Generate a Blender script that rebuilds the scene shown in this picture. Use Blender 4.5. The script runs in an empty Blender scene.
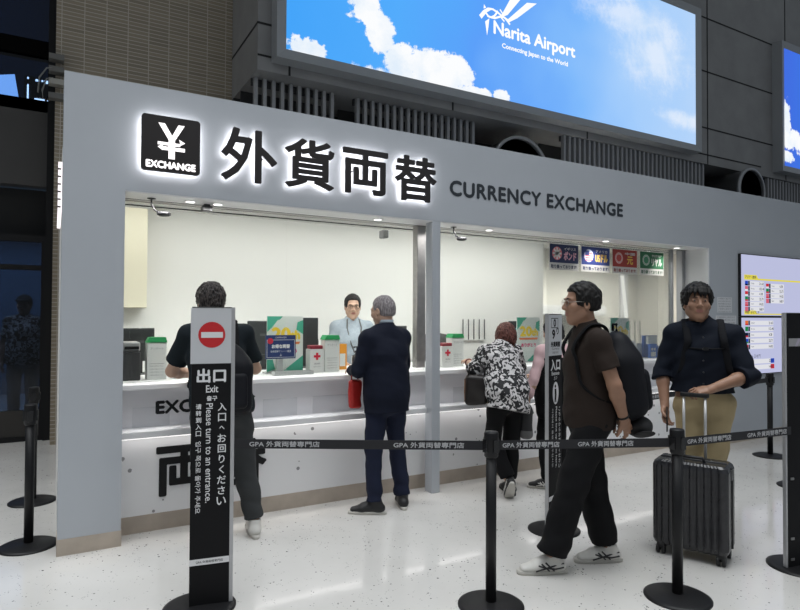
import bpy, math, random
import numpy as np
from mathutils import Matrix, Vector
random.seed(7)
SC = bpy.context.scene
COL = SC.collection
R = math.radians

# ------------------------------------------------------------------ camera
cd = bpy.data.cameras.new('camera')
cam = bpy.data.objects.new('camera', cd)
COL.objects.link(cam)
F_PX, PITCH, YAW, ROLL = 603.92, 0.019, 0.521, 0.005
CAMLOC = Vector((-0.039, -4.239, 1.470))
_fw = Vector((math.sin(YAW)*math.cos(PITCH), math.cos(YAW)*math.cos(PITCH), math.sin(PITCH)))
_r0 = Vector((math.cos(YAW), -math.sin(YAW), 0))
_u0 = _r0.cross(_fw)
_r = _r0*math.cos(ROLL) + _u0*math.sin(ROLL)
_u = -_r0*math.sin(ROLL) + _u0*math.cos(ROLL)
cam.matrix_world = Matrix(((_r.x, _u.x, -_fw.x, CAMLOC.x), (_r.y, _u.y, -_fw.y, CAMLOC.y),
                           (_r.z, _u.z, -_fw.z, CAMLOC.z), (0, 0, 0, 1)))
cd.sensor_fit = 'HORIZONTAL'; cd.sensor_width = 36.0; cd.lens = F_PX/800*36
cd.clip_start = .05; cd.clip_end = 200
SC.camera = cam

# ------------------------------------------------------------------ materials
MATS = {}
def mat(name, col, rough=.5, metal=0., emit=None, es=0., spec=.5, var=0., vscale=8., bump=0., bscale=60., coat=0.):
    if name in MATS: return MATS[name]
    m = bpy.data.materials.new(name); m.use_nodes = True
    nt = m.node_tree; b = nt.nodes['Principled BSDF']
    b.inputs['Base Color'].default_value = (*col, 1)
    b.inputs['Roughness'].default_value = rough
    b.inputs['Metallic'].default_value = metal
    b.inputs['Specular IOR Level'].default_value = spec
    if coat: b.inputs['Coat Weight'].default_value = coat
    if emit:
        b.inputs['Emission Color'].default_value = (*emit, 1); b.inputs['Emission Strength'].default_value = es
    if var or bump:
        tc = nt.nodes.new('ShaderNodeTexCoord')
    if var:
        n = nt.nodes.new('ShaderNodeTexNoise'); n.inputs['Scale'].default_value = vscale; n.inputs['Detail'].default_value = 4
        r = nt.nodes.new('ShaderNodeValToRGB')
        r.color_ramp.elements[0].color = (*[max(0, c*(1-var)) for c in col], 1); r.color_ramp.elements[0].position = .3
        r.color_ramp.elements[1].color = (*[min(1, c*(1+var)) for c in col], 1); r.color_ramp.elements[1].position = .7
        nt.links.new(tc.outputs['Object'], n.inputs['Vector']); nt.links.new(n.outputs['Fac'], r.inputs['Fac'])
        nt.links.new(r.outputs['Color'], b.inputs['Base Color'])
    if bump:
        n2 = nt.nodes.new('ShaderNodeTexNoise'); n2.inputs['Scale'].default_value = bscale; n2.inputs['Detail'].default_value = 3
        bp = nt.nodes.new('ShaderNodeBump'); bp.inputs['Strength'].default_value = bump; bp.inputs['Distance'].default_value = .01
        nt.links.new(tc.outputs['Object'], n2.inputs['Vector']); nt.links.new(n2.outputs['Fac'], bp.inputs['Height'])
        nt.links.new(bp.outputs['Normal'], b.inputs['Normal'])
    MATS[name] = m
    return m
def glow(name, col, s):
    if name in MATS: return MATS[name]
    m = bpy.data.materials.new(name); m.use_nodes = True; nt = m.node_tree
    nt.nodes.clear()
    e = nt.nodes.new('ShaderNodeEmission'); e.inputs['Color'].default_value = (*col, 1); e.inputs['Strength'].default_value = s
    o = nt.nodes.new('ShaderNodeOutputMaterial'); nt.links.new(e.outputs[0], o.inputs[0])
    MATS[name] = m
    return m
def glass(name, tint, refl=1.0, rough=0.0):
    """thin pane: mostly clear, mirror-like at grazing angles"""
    if name in MATS: return MATS[name]
    m = bpy.data.materials.new(name); m.use_nodes = True; nt = m.node_tree; nt.nodes.clear()
    t = nt.nodes.new('ShaderNodeBsdfTransparent'); t.inputs['Color'].default_value = (*tint, 1)
    g = nt.nodes.new('ShaderNodeBsdfGlossy'); g.inputs['Roughness'].default_value = rough
    f = nt.nodes.new('ShaderNodeFresnel'); f.inputs['IOR'].default_value = 1.45
    mu = nt.nodes.new('ShaderNodeMath'); mu.operation = 'MULTIPLY'; mu.inputs[1].default_value = refl
    mx = nt.nodes.new('ShaderNodeMixShader'); o = nt.nodes.new('ShaderNodeOutputMaterial')
    nt.links.new(f.outputs[0], mu.inputs[0]); nt.links.new(mu.outputs[0], mx.inputs[0])
    nt.links.new(t.outputs[0], mx.inputs[1]); nt.links.new(g.outputs[0], mx.inputs[2]); nt.links.new(mx.outputs[0], o.inputs[0])
    MATS[name] = m
    return m
def srgb(r, g, b):
    f = lambda c: (c/255/12.92) if c/255 <= .04045 else ((c/255+.055)/1.055)**2.4
    return (f(r), f(g), f(b))

# ------------------------------------------------------------------ objects
def tag(o, label=None, cat=None, group=None, kind=None):
    if label: o['label'] = label
    if cat: o['category'] = cat
    if group: o['group'] = group
    if kind: o['kind'] = kind
    return o
def thing(name, label, cat, loc=(0, 0, 0), rz=0, group=None):
    o = bpy.data.objects.new(name, None); COL.objects.link(o)
    o.empty_display_size = .1
    o.location = loc; o.rotation_euler = (0, 0, rz)
    return tag(o, label, cat, group)
def copy_tree(o, parent=None):
    c = o.copy(); COL.objects.link(c)
    if parent: c.parent = parent
    for ch in list(o.children): copy_tree(ch, c)
    return c

class MB:
    """collects shapes, then links them as ONE mesh object"""
    def __init__(s): s.v = []; s.f = []; s.mi = []; s.sm = []
    def add(s, vs, fs, mi=0, smooth=False):
        n = len(s.v); s.v += [tuple(v) for v in vs]
        for f in fs: s.f.append([i+n for i in f]); s.mi.append(mi); s.sm.append(smooth)
        return s
    def box(s, lo, hi, mi=0, M=None):
        x0, y0, z0 = lo; x1, y1, z1 = hi
        vs = [(x0,y0,z0),(x1,y0,z0),(x1,y1,z0),(x0,y1,z0),(x0,y0,z1),(x1,y0,z1),(x1,y1,z1),(x0,y1,z1)]
        if M is not None: vs = [M @ Vector(v) for v in vs]
        return s.add(vs, [(0,3,2,1),(4,5,6,7),(0,1,5,4),(1,2,6,5),(2,3,7,6),(3,0,4,7)], mi)
    def rbox(s, lo, hi, r, mi=0, M=None, n=4):
        """box with rounded vertical (z) edges"""
        x0, y0, z0 = lo; x1, y1, z1 = hi
        pts = []
        for cx, cy, a0 in ((x1-r, y1-r, 0), (x0+r, y1-r, 90), (x0+r, y0+r, 180), (x1-r, y0+r, 270)):
            for i in range(n+1):
                a = R(a0+90*i/n); pts.append((cx+r*math.cos(a), cy+r*math.sin(a)))
        return s.prism(pts, z0, z1, mi, M)
    def prism(s, pts, z0, z1, mi=0, M=None, smooth=False):
        n = len(pts)
        vs = [(p[0], p[1], z0) for p in pts] + [(p[0], p[1], z1) for p in pts]
        if M is not None: vs = [M @ Vector(v) for v in vs]
        fs = [list(range(n))[::-1], [i+n for i in range(n)]] + [(i, (i+1) % n, (i+1) % n+n, i+n) for i in range(n)]
        s.add(vs, fs[:2], mi); k = len(s.v)-2*n
        for f in fs[2:]: s.f.append([i+k for i in f]); s.mi.append(mi); s.sm.append(smooth)
        return s
    def lathe(s, prof, c=(0, 0, 0), n=32, mi=0, M=None, smooth=True):
        """prof: list of (radius, z)"""
        vs = []
        for r, z in prof:
            for i in range(n):
                a = 2*math.pi*i/n; vs.append((c[0]+r*math.cos(a), c[1]+r*math.sin(a), c[2]+z))
        if M is not None: vs = [M @ Vector(v) for v in vs]
        fs = []
        for j in range(len(prof)-1):
            for i in range(n):
                fs.append((j*n+i, j*n+(i+1) % n, (j+1)*n+(i+1) % n, (j+1)*n+i))
        fs.append(list(range(n))[::-1]); fs.append([(len(prof)-1)*n+i for i in range(n)])
        return s.add(vs, fs, mi, smooth)
    def tube(s, pts, r, n=8, mi=0):
        pts = [Vector(p) for p in pts]; vs = []; m = len(pts)
        rs = r if isinstance(r, (list, tuple)) else [r]*m
        up = Vector((0, 0, 1))
        for i, p in enumerate(pts):
            d = (pts[min(i+1, m-1)]-pts[max(i-1, 0)]).normalized()
            a = d.cross(up)
            if a.length < 1e-3: a = d.cross(Vector((1, 0, 0)))
            a.normalize(); b = a.cross(d)
            for k in range(n):
                t = 2*math.pi*k/n; vs.append(p+(a*math.cos(t)+b*math.sin(t))*rs[i])
        fs = [(j*n+i, j*n+(i+1) % n, (j+1)*n+(i+1) % n, (j+1)*n+i) for j in range(m-1) for i in range(n)]
        fs += [list(range(n))[::-1], [(m-1)*n+i for i in range(n)]]
        return s.add(vs, fs, mi, True)
    def quad(s, a, b, c, d, mi=0): return s.add([a, b, c, d], [(0, 1, 2, 3)], mi)
    def build(s, name, mats, parent=None, bevel=0, M=None):
        me = bpy.data.meshes.new(name)
        me.from_pydata(s.v, [], s.f); 
        mats = mats if isinstance(mats, (list, tuple)) else [mats]
        for m in mats: me.materials.append(m)
        me.polygons.foreach_set('material_index', s.mi); me.polygons.foreach_set('use_smooth', s.sm)
        me.update()
        o = bpy.data.objects.new(name, me); COL.objects.link(o)
        if parent: o.parent = parent
        if M is not None: o.matrix_local = M
        if bevel:
            b = o.modifiers.new('bevel', 'BEVEL'); b.width = bevel; b.segments = 2; b.limit_method = 'ANGLE'; b.angle_limit = R(50)
        return o
def struct(o): o['kind'] = 'structure'; return o

def frame(O, Rv, U):
    """plane frame: local x -> Rv, local y -> U, local z -> towards the viewer"""
    Rv = Vector(Rv).normalized(); U = Vector(U).normalized(); N = Rv.cross(U)
    return Matrix(((Rv.x, U.x, N.x, O[0]), (Rv.y, U.y, N.y, O[1]), (Rv.z, U.z, N.z, O[2]), (0, 0, 0, 1)))
def front(x, y, z): return frame((x, y, z), (1, 0, 0), (0, 0, 1))

_tcache = {}
def glyphs(s, spacing=1.0, line=1.0, align='LEFT'):
    """triangulated outline of a string in the built-in font (flat, unit size)"""
    key = (s, spacing, line, align)
    if key in _tcache: return _tcache[key]
    c = bpy.data.curves.new('t', 'FONT'); c.body = s; c.size = 1; c.resolution_u = 3
    c.space_character = spacing; c.space_line = line; c.align_x = align
    o = bpy.data.objects.new('t', c); COL.objects.link(o)
    dg = bpy.context.evaluated_depsgraph_get()
    me = bpy.data.meshes.new_from_object(o.evaluated_get(dg))
    vs = [tuple(v.co) for v in me.vertices]; fs = [tuple(p.vertices) for p in me.polygons]
    bpy.data.objects.remove(o); bpy.data.curves.remove(c); bpy.data.meshes.remove(me)
    _tcache[key] = (vs, fs)
    return vs, fs
def text(mb, s, x, y, w=None, h=None, z=.001, bold=0., mi=0, rot=0, M=None, align='l', spacing=1., line=1., center='LEFT'):
    """writes s into mb on the xy plane: bounding box w x h with its lower-left (or centre) at x,y"""
    vs, fs = glyphs(s, spacing, line, center)
    if not vs: return
    A = np.array(vs)[:, :2]
    lo = A.min(0); hi = A.max(0); d = hi-lo
    if w is None and h is None: sx = sy = 1
    elif w is None: sy = h/d[1]; sx = sy
    elif h is None: sx = w/d[0]; sy = sx
    else: sx = w/d[0]; sy = h/d[1]
    A = (A-lo)*[sx, sy]; d = d*[sx, sy]
    if align == 'c': A = A-d/2
    ca, sa = math.cos(rot), math.sin(rot)
    A = A @ np.array([[ca, sa], [-sa, ca]])
    offs = [(0, 0)] if not bold else [(0, 0), (bold, 0), (-bold, 0), (0, bold), (0, -bold)]
    for k, (ox, oy) in enumerate(offs):
        P = [Vector((a[0]+x+ox, a[1]+y+oy, z+k*2e-5)) for a in A]
        if M is not None: P = [M @ p for p in P]
        mb.add(P, fs, mi)
def rect(mb, x0, y0, x1, y1, z=0., mi=0, M=None):
    P = [Vector(p) for p in ((x0, y0, z), (x1, y0, z), (x1, y1, z), (x0, y1, z))]
    if M is not None: P = [M @ p for p in P]
    mb.add(P, [(0, 1, 2, 3)], mi)
def disc(mb, x, y, r, z=0., mi=0, M=None, n=28, ry=None):
    P = [Vector((x+r*math.cos(2*math.pi*i/n), y+(ry or r)*math.sin(2*math.pi*i/n), z)) for i in range(n)]
    if M is not None: P = [M @ p for p in P]
    mb.add(P, [tuple(range(n))], mi)
def poly(mb, pts, z=0., mi=0, M=None):
    P = [Vector((p[0], p[1], z)) for p in pts]
    if M is not None: P = [M @ p for p in P]
    mb.add(P, [tuple(range(len(P)))], mi)

# ------------------------------------------------------------------ signed distance modelling
class SDF:
    def __init__(s, lo, hi, h):
        s.h = h; s.lo = np.array(lo, float)
        n = np.ceil((np.array(hi)-s.lo)/h).astype(int)+1
        s.ax = [(s.lo[i]+h*np.arange(n[i])).astype(np.float32) for i in range(3)]
        s.D = np.full(n, .2, np.float32)
    def sl(s, lo, hi):
        out = []
        for i in range(3):
            a = int(max(0, math.floor((lo[i]-s.lo[i])/s.h))); b = int(min(len(s.ax[i]), math.ceil((hi[i]-s.lo[i])/s.h)+1))
            out.append(slice(a, max(a, b)))
        return tuple(out)
    def P(s, S): return s.ax[0][S[0]][:, None, None], s.ax[1][S[1]][None, :, None], s.ax[2][S[2]][None, None, :]
    def put(s, S, d, k, op):
        c = s.D[S]
        if c.size == 0: return
        if op == 'sub':
            if k > 0:
                h = np.maximum(k-np.abs(c+d), 0)/k; s.D[S] = np.maximum(c, -d)+h*h*k*.25
            else: s.D[S] = np.maximum(c, -d)
        else:
            if k > 0:
                h = np.maximum(k-np.abs(c-d), 0)/k; s.D[S] = np.minimum(c, d)-h*h*k*.25
            else: s.D[S] = np.minimum(c, d)
    def cone(s, a, b, ra, rb, k=.02, op='add'):
        a = np.array(a, float); b = np.array(b, float); m = max(ra, rb)+k+.03
        S = s.sl(np.minimum(a, b)-m, np.maximum(a, b)+m); X, Y, Z = s.P(S)
        ba = b-a; L = max(ba @ ba, 1e-9)
        X = X-np.float32(a[0]); Y = Y-np.float32(a[1]); Z = Z-np.float32(a[2])
        t = np.clip((X*ba[0]+Y*ba[1]+Z*ba[2])/L, 0, 1).astype(np.float32)
        d = np.sqrt((X-t*ba[0])**2+(Y-t*ba[1])**2+(Z-t*ba[2])**2)-(ra+(rb-ra)*t)
        s.put(S, d.astype(np.float32), k, op)
        return s
    def econe(s, a, b, ra, rb, right, k=.02, op='add'):
        a = np.array(a, float); b = np.array(b, float); m = max(*ra, *rb)+k+.03
        r = np.array(right, float); r /= np.linalg.norm(r)
        S = s.sl(np.minimum(a, b)-m, np.maximum(a, b)+m); X, Y, Z = s.P(S)
        ba = b-a; L = max(ba @ ba, 1e-9)
        X = X-np.float32(a[0]); Y = Y-np.float32(a[1]); Z = Z-np.float32(a[2])
        t = np.clip((X*ba[0]+Y*ba[1]+Z*ba[2])/L, 0, 1).astype(np.float32)
        cx, cy, cz = X-t*ba[0], Y-t*ba[1], Z-t*ba[2]
        u = cx*r[0]+cy*r[1]+cz*r[2]
        v2 = np.maximum(cx*cx+cy*cy+cz*cz-u*u, 0)
        rx = ra[0]+(rb[0]-ra[0])*t; ry = ra[1]+(rb[1]-ra[1])*t
        d = (np.sqrt((u/rx)**2+v2/ry**2)-1)*np.minimum(rx, ry)
        s.put(S, d.astype(np.float32), k, op)
        return s
    def ell(s, c, r, M=None, k=.02, op='add', noise=None):
        c = np.array(c, float); m = max(r)+k+.03
        S = s.sl(c-m, c+m); X, Y, Z = s.P(S)
        X = X-np.float32(c[0]); Y = Y-np.float32(c[1]); Z = Z-np.float32(c[2])
        if M is not None:
            M = np.array(M)[:3, :3]
            X, Y, Z = [X*M[0][i]+Y*M[1][i]+Z*M[2][i] for i in range(3)]
        q = np.sqrt((X/r[0])**2+(Y/r[1])**2+(Z/r[2])**2)
        q2 = np.sqrt((X/r[0]**2)**2+(Y/r[1]**2)**2+(Z/r[2]**2)**2)+1e-6
        d = q*(q-1)/q2
        if noise is not None: d = d+noise(X, Y, Z)
        s.put(S, d.astype(np.float32), k, op)
        return s
    def box(s, c, half, M=None, r=.01, k=.01, op='add'):
        c = np.array(c, float); m = float(np.linalg.norm(half))+k+.03
        S = s.sl(c-m, c+m); X, Y, Z = s.P(S)
        X = X-np.float32(c[0]); Y = Y-np.float32(c[1]); Z = Z-np.float32(c[2])
        if M is not None:
            M = np.array(M)[:3, :3]
            X, Y, Z = [X*M[0][i]+Y*M[1][i]+Z*M[2][i] for i in range(3)]
        qx, qy, qz = np.abs(X)-(half[0]-r), np.abs(Y)-(half[1]-r), np.abs(Z)-(half[2]-r)
        d = np.sqrt(np.maximum(qx, 0)**2+np.maximum(qy, 0)**2+np.maximum(qz, 0)**2)+np.minimum(np.maximum(qx, np.maximum(qy, qz)), 0)-r
        s.put(S, d.astype(np.float32), k, op)
        return s
    def path(s, pts, r, k=.008, flat=None):
        """flat=(half width, half thickness, right vector)"""
        for a, b in zip(pts[:-1], pts[1:]):
            if flat: s.econe(a, b, flat[:2], flat[:2], flat[2], k)
            else: s.cone(a, b, r, r, k)
        return s
    def warp(s, fn):
        X, Y, Z = s.P((slice(None),)*3)
        s.D = s.D+fn(X, Y, Z).astype(np.float32); return s
    def cut(s, p, n):
        """keep the side the normal points away from"""
        X, Y, Z = s.P((slice(None),)*3)
        d = (X-p[0])*n[0]+(Y-p[1])*n[1]+(Z-p[2])*n[2]
        s.D = np.maximum(s.D, d.astype(np.float32)); return s
    def mesh(s):
        D = s.D.copy()
        for sl in ((0,), (-1,)):
            D[sl[0], :, :] = np.maximum(D[sl[0], :, :], 1e-3); D[:, sl[0], :] = np.maximum(D[:, sl[0], :], 1e-3); D[:, :, sl[0]] = np.maximum(D[:, :, sl[0]], 1e-3)
        I = D < 0
        c = [I[x:I.shape[0]-1+x, y:I.shape[1]-1+y, z:I.shape[2]-1+z] for x in (0, 1) for y in (0, 1) for z in (0, 1)]
        any_ = c[0] | c[1] | c[2] | c[3] | c[4] | c[5] | c[6] | c[7]
        all_ = c[0] & c[1] & c[2] & c[3] & c[4] & c[5] & c[6] & c[7]
        ix = np.argwhere(any_ & ~all_)
        lut = np.full(any_.shape, -1, np.int32); lut[ix[:, 0], ix[:, 1], ix[:, 2]] = np.arange(len(ix))
        offs = np.array([(x, y, z) for x in (0, 1) for y in (0, 1) for z in (0, 1)])
        val = np.stack([D[ix[:, 0]+o[0], ix[:, 1]+o[1], ix[:, 2]+o[2]] for o in offs], 1)
        acc = np.zeros((len(ix), 3)); cnt = np.zeros(len(ix))
        for a in range(8):
            for b in range(a+1, 8):
                if np.abs(offs[a]-offs[b]).sum() != 1: continue
                va, vb = val[:, a], val[:, b]; m = (va < 0) != (vb < 0)
                t = np.where(m, va/np.where(m, va-vb, 1), 0)
                p = offs[a]+(offs[b]-offs[a])*t[:, None]
                acc += p*m[:, None]; cnt += m
        V = s.lo+(ix+acc/np.maximum(cnt, 1)[:, None])*s.h
        Q = []
        for axis in range(3):
            A = [slice(None)]*3; B = [slice(None)]*3
            A[axis] = slice(0, -1); B[axis] = slice(1, None)
            ia = I[tuple(A)]; ib = I[tuple(B)]
            e = np.argwhere(ia != ib)
            o1, o2 = (axis+1) % 3, (axis+2) % 3
            ok = (e[:, o1] > 0) & (e[:, o2] > 0) & (e[:, o1] < D.shape[o1]-1) & (e[:, o2] < D.shape[o2]-1)
            e = e[ok]
            def cell(d1, d2):
                q = e.copy(); q[:, o1] -= d1; q[:, o2] -= d2
                return lut[q[:, 0], q[:, 1], q[:, 2]]
            quad = np.stack([cell(1, 1), cell(0, 1), cell(0, 0), cell(1, 0)], 1)
            fl = ~ia[e[:, 0], e[:, 1], e[:, 2]]
            quad[fl] = quad[fl][:, ::-1]
            Q.append(quad)
        return V, np.concatenate(Q)
    def build(s, name, mats, parent=None, pick=None, smooth=True):
        V, Q = s.mesh()
        me = bpy.data.meshes.new(name)
        me.vertices.add(len(V)); me.vertices.foreach_set('co', V.astype(np.float32).ravel())
        me.loops.add(len(Q)*4); me.loops.foreach_set('vertex_index', Q.astype(np.int32).ravel())
        me.polygons.add(len(Q)); me.polygons.foreach_set('loop_start', np.arange(0, len(Q)*4, 4, dtype=np.int32))
        me.polygons.foreach_set('loop_total', np.full(len(Q), 4, np.int32))
        if smooth: me.polygons.foreach_set('use_smooth', np.ones(len(Q), bool))
        mats = mats if isinstance(mats, (list, tuple)) else [mats]
        for m in mats: me.materials.append(m)
        if pick is not None:
            me.polygons.foreach_set('material_index', pick(V[Q].mean(1)).astype(np.int32))
        me.update(calc_edges=True); me.validate()
        o = bpy.data.objects.new(name, me); COL.objects.link(o)
        if parent: o.parent = parent
        return o

def folds(amp, f=1., seed=0.):
    """soft cloth wrinkles"""
    def fn(X, Y, Z):
        a = np.sin(14*f*X+9*f*Z+seed+1.5*np.sin(11*f*Y+seed))*np.sin(17*f*Z-8*f*Y+2*seed+np.sin(13*f*X))
        b = np.sin(31*f*Z+19*f*X-12*f*Y+3*seed)*np.sin(23*f*Y+14*f*Z+seed)
        return amp*(.7*a+.3*b)
    return fn
# ------------------------------------------------------------------ surfaces of the place
def m_floor():
    m = bpy.data.materials.new('polished terrazzo'); m.use_nodes = True; nt = m.node_tree; b = nt.nodes['Principled BSDF']; L = nt.links.new
    tc = nt.nodes.new('ShaderNodeTexCoord')
    big = nt.nodes.new('ShaderNodeTexNoise'); big.inputs['Scale'].default_value = 1.3; big.inputs['Detail'].default_value = 5
    rp = nt.nodes.new('ShaderNodeValToRGB'); rp.color_ramp.elements[0].position = .3; rp.color_ramp.elements[0].color = (.56, .545, .52, 1)
    rp.color_ramp.elements[1].position = .72; rp.color_ramp.elements[1].color = (.65, .635, .61, 1)
    L(tc.outputs['Object'], big.inputs['Vector']); L(big.outputs['Fac'], rp.inputs['Fac'])
    col = rp.outputs['Color']
    for scale, lim, c, keep in ((30, .15, (.10, .10, .10, 1), .55), (60, .18, (.25, .25, .24, 1), .55), (13, .085, (.05, .05, .05, 1), .56)):
        v = nt.nodes.new('ShaderNodeTexVoronoi'); v.inputs['Scale'].default_value = scale; v.inputs['Randomness'].default_value = 1
        L(tc.outputs['Object'], v.inputs['Vector'])
        lt = nt.nodes.new('ShaderNodeMath'); lt.operation = 'LESS_THAN'; lt.inputs[1].default_value = lim; L(v.outputs['Distance'], lt.inputs[0])
        nz = nt.nodes.new('ShaderNodeTexNoise'); nz.inputs['Scale'].default_value = scale*.22; L(tc.outputs['Object'], nz.inputs['Vector'])
        gt = nt.nodes.new('ShaderNodeMath'); gt.operation = 'GREATER_THAN'; gt.inputs[1].default_value = keep; L(nz.outputs['Fac'], gt.inputs[0])
        an = nt.nodes.new('ShaderNodeMath'); an.operation = 'MULTIPLY'; L(lt.outputs[0], an.inputs[0]); L(gt.outputs[0], an.inputs[1])
        mx = nt.nodes.new('ShaderNodeMix'); mx.data_type = 'RGBA'; L(an.outputs[0], mx.inputs[0]); L(col, mx.inputs[6]); mx.inputs[7].default_value = c
        col = mx.outputs[2]
    L(col, b.inputs['Base Color'])
    b.inputs['Roughness'].default_value = .09; b.inputs['Specular IOR Level'].default_value = .42
    n2 = nt.nodes.new('ShaderNodeTexNoise'); n2.inputs['Scale'].default_value = 5; L(tc.outputs['Object'], n2.inputs['Vector'])
    bp = nt.nodes.new('ShaderNodeBump'); bp.inputs['Strength'].default_value = .06; bp.inputs['Distance'].default_value = .02
    L(n2.outputs['Fac'], bp.inputs['Height']); L(bp.outputs['Normal'], b.inputs['Normal'])
    return m
def m_tile():
    m = bpy.data.materials.new('brown glazed tile'); m.use_nodes = True; nt = m.node_tree; b = nt.nodes['Principled BSDF']; L = nt.links.new
    tc = nt.nodes.new('ShaderNodeTexCoord'); sp = nt.nodes.new('ShaderNodeSeparateXYZ'); cb = nt.nodes.new('ShaderNodeCombineXYZ')
    L(tc.outputs['Object'], sp.inputs[0]); L(sp.outputs['X'], cb.inputs['X']); L(sp.outputs['Z'], cb.inputs['Y'])
    br = nt.nodes.new('ShaderNodeTexBrick'); br.offset = 0; br.squash = 1
    br.inputs['Scale'].default_value = 1; br.inputs['Brick Width'].default_value = .232; br.inputs['Row Height'].default_value = .046
    br.inputs['Mortar Size'].default_value = .0045; br.inputs['Bias'].default_value = -.2
    br.inputs['Color1'].default_value = (.33, .275, .20, 1); br.inputs['Color2'].default_value = (.25, .21, .155, 1); br.inputs['Mortar'].default_value = (.56, .50, .42, 1)
    L(cb.outputs[0], br.inputs['Vector']); L(br.outputs['Color'], b.inputs['Base Color'])
    b.inputs['Roughness'].default_value = .45
    bp = nt.nodes.new('ShaderNodeBump'); bp.inputs['Strength'].default_value = .4; bp.inputs['Distance'].default_value = .004; bp.invert = True
    L(br.outputs['Fac'], bp.inputs['Height']); L(bp.outputs['Normal'], b.inputs['Normal'])
    return m
def m_panel():
    """white counter panel with a loose scatter of small grey and dark dots"""
    m = bpy.data.materials.new('dotted white panel'); m.use_nodes = True; nt = m.node_tree; b = nt.nodes['Principled BSDF']; L = nt.links.new
    tc = nt.nodes.new('ShaderNodeTexCoord'); mp = nt.nodes.new('ShaderNodeMapping'); mp.inputs['Scale'].default_value = (1, 0, 1); L(tc.outputs['Object'], mp.inputs[0])
    v = nt.nodes.new('ShaderNodeTexVoronoi'); v.inputs['Scale'].default_value = 11; L(mp.outputs[0], v.inputs['Vector'])
    lt = nt.nodes.new('ShaderNodeMath'); lt.operation = 'LESS_THAN'; lt.inputs[1].default_value = .15; L(v.outputs['Distance'], lt.inputs[0])
    n = nt.nodes.new('ShaderNodeTexNoise'); n.inputs['Scale'].default_value = 2.6; L(mp.outputs[0], n.inputs['Vector'])
    gt = nt.nodes.new('ShaderNodeMath'); gt.operation = 'GREATER_THAN'; gt.inputs[1].default_value = .475; L(n.outputs['Fac'], gt.inputs[0])
    an = nt.nodes.new('ShaderNodeMath'); an.operation = 'MULTIPLY'; L(lt.outputs[0], an.inputs[0]); L(gt.outputs[0], an.inputs[1])
    mx = nt.nodes.new('ShaderNodeMix'); mx.data_type = 'RGBA'; L(an.outputs[0], mx.inputs[0]); mx.inputs[6].default_value = (.80, .80, .81, 1); mx.inputs[7].default_value = (.26, .26, .27, 1)
    L(mx.outputs[2], b.inputs['Base Color']); b.inputs['Roughness'].default_value = .4
    return m
M_FLOOR, M_TILE, M_PANEL = m_floor(), m_tile(), m_panel()
M_FACADE = mat('light grey laminate', (.43, .455, .49), .55, var=.03, vscale=1.5)
M_KICK = mat('beige stone kick strip', (.42, .36, .30), .5, var=.12, vscale=6)
M_WHITE = mat('white laminate', (.80, .80, .80), .4)
M_SOFFIT = mat('soffit paint', (.62, .61, .58), .6)
M_WALLIN = mat('warm white paint', (.80, .795, .77), .65)
M_CREAM = mat('cream cabinet paint', (.70, .66, .52), .5)
M_DARKPAN = mat('charcoal wall panel', (.30, .295, .29), .6, var=.08, vscale=3)
M_DARK = mat('dark panel', (.035, .035, .036), .5)
M_SEAM = mat('joint shadow gap', (.02, .02, .02), .8)
M_BLACK = mat('black powder coat', (.009, .009, .010), .45, spec=.28)
M_BLACKGLOSS = mat('gloss black', (.010, .010, .011), .18)
M_STEEL = mat('brushed stainless', (.42, .41, .40), .35, .9, var=.08, vscale=20)
M_ALU = mat('grey aluminium', (.30, .31, .32), .4, .6)
M_SIGNINK = mat('dark sign ink', (.03, .02, .025), .5)
M_GLASS = glass('clear counter glass', (.97, .985, .975), .55)
M_SMOKE = glass('dark tinted glass', (.24, .28, .34), 1.1)

def solid(name, lo, hi, m, bevel=0):
    return struct(MB().box(lo, hi).build(name, m, bevel=bevel))
solid('floor', (-14, -16, -.1), (18, 14, 0), M_FLOOR)

# booth front: pillar, header, pillar in one piece, an opening to the floor
HX = 16.5
b = MB()
pr = [(0, 0), (.352, 0), (.352, 2.274), (6.489, 2.274), (6.489, 0), (HX, 0), (HX, 2.978), (0, 2.978)]
Mx = Matrix(((1, 0, 0, 0), (0, 0, 1, 0), (0, 1, 0, 0), (0, 0, 0, 1)))
b.v = [(x, 0, z) for x, z in pr]+[(x, .30, z) for x, z in pr]
b.f = [list(range(8)), [i+8 for i in range(8)][::-1]]+[(i, i+8, (i+1) % 8+8, (i+1) % 8) for i in range(8)]
b.mi = [0]*10; b.sm = [False]*10
struct(b.build('wall_front', M_FACADE))
b = MB()
b.box((-.004, -.004, 0), (.356, .20, .10)).box((6.485, -.004, 0), (HX, .20, .10))
struct(b.build('baseboard_front', M_KICK))
# soffit behind the header with two dark track channels
b = MB().box((.0, .30, 2.274), (HX, .66, 2.40))
struct(b.build('ceiling_soffit', M_SOFFIT))
for i, (y0, y1) in enumerate(((.26, .275), (.36, .40), (.52, .55))):
    solid('trim_%d' % (i+1), (.352, y0, 2.269), (6.489, y1, 2.275), M_SEAM if i != 1 else M_STEEL)
# booth interior
solid('wall_inner_left', (.0, .30, 0), (.05, 2.1, 2.6), M_WALLIN)
solid('wall_back', (.0, 2.0, 0), (5.82, 2.1, 2.6), M_WALLIN)
solid('wall_side', (5.78, 2.1, 0), (5.88, 3.0, 2.6), M_WALLIN)
solid('wall_recess', (5.82, 3.0, 0), (9.1, 3.1, 2.6), mat('beige paint', (.74, .72, .66), .65))
solid('wall_right', (9.0, .3, 0), (9.1, 3.0, 2.6), mat('beige paint', (.74, .72, .66), .65))
solid('ceiling', (.0, .66, 2.58), (9.1, 3.1, 2.66), M_WALLIN)

solid('trim_12', (6.468, .003, 0), (6.489, .29, 2.270), M_WHITE)
solid('trim_13', (.352, .003, 2.266), (6.489, .24, 2.274), M_WHITE)
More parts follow.
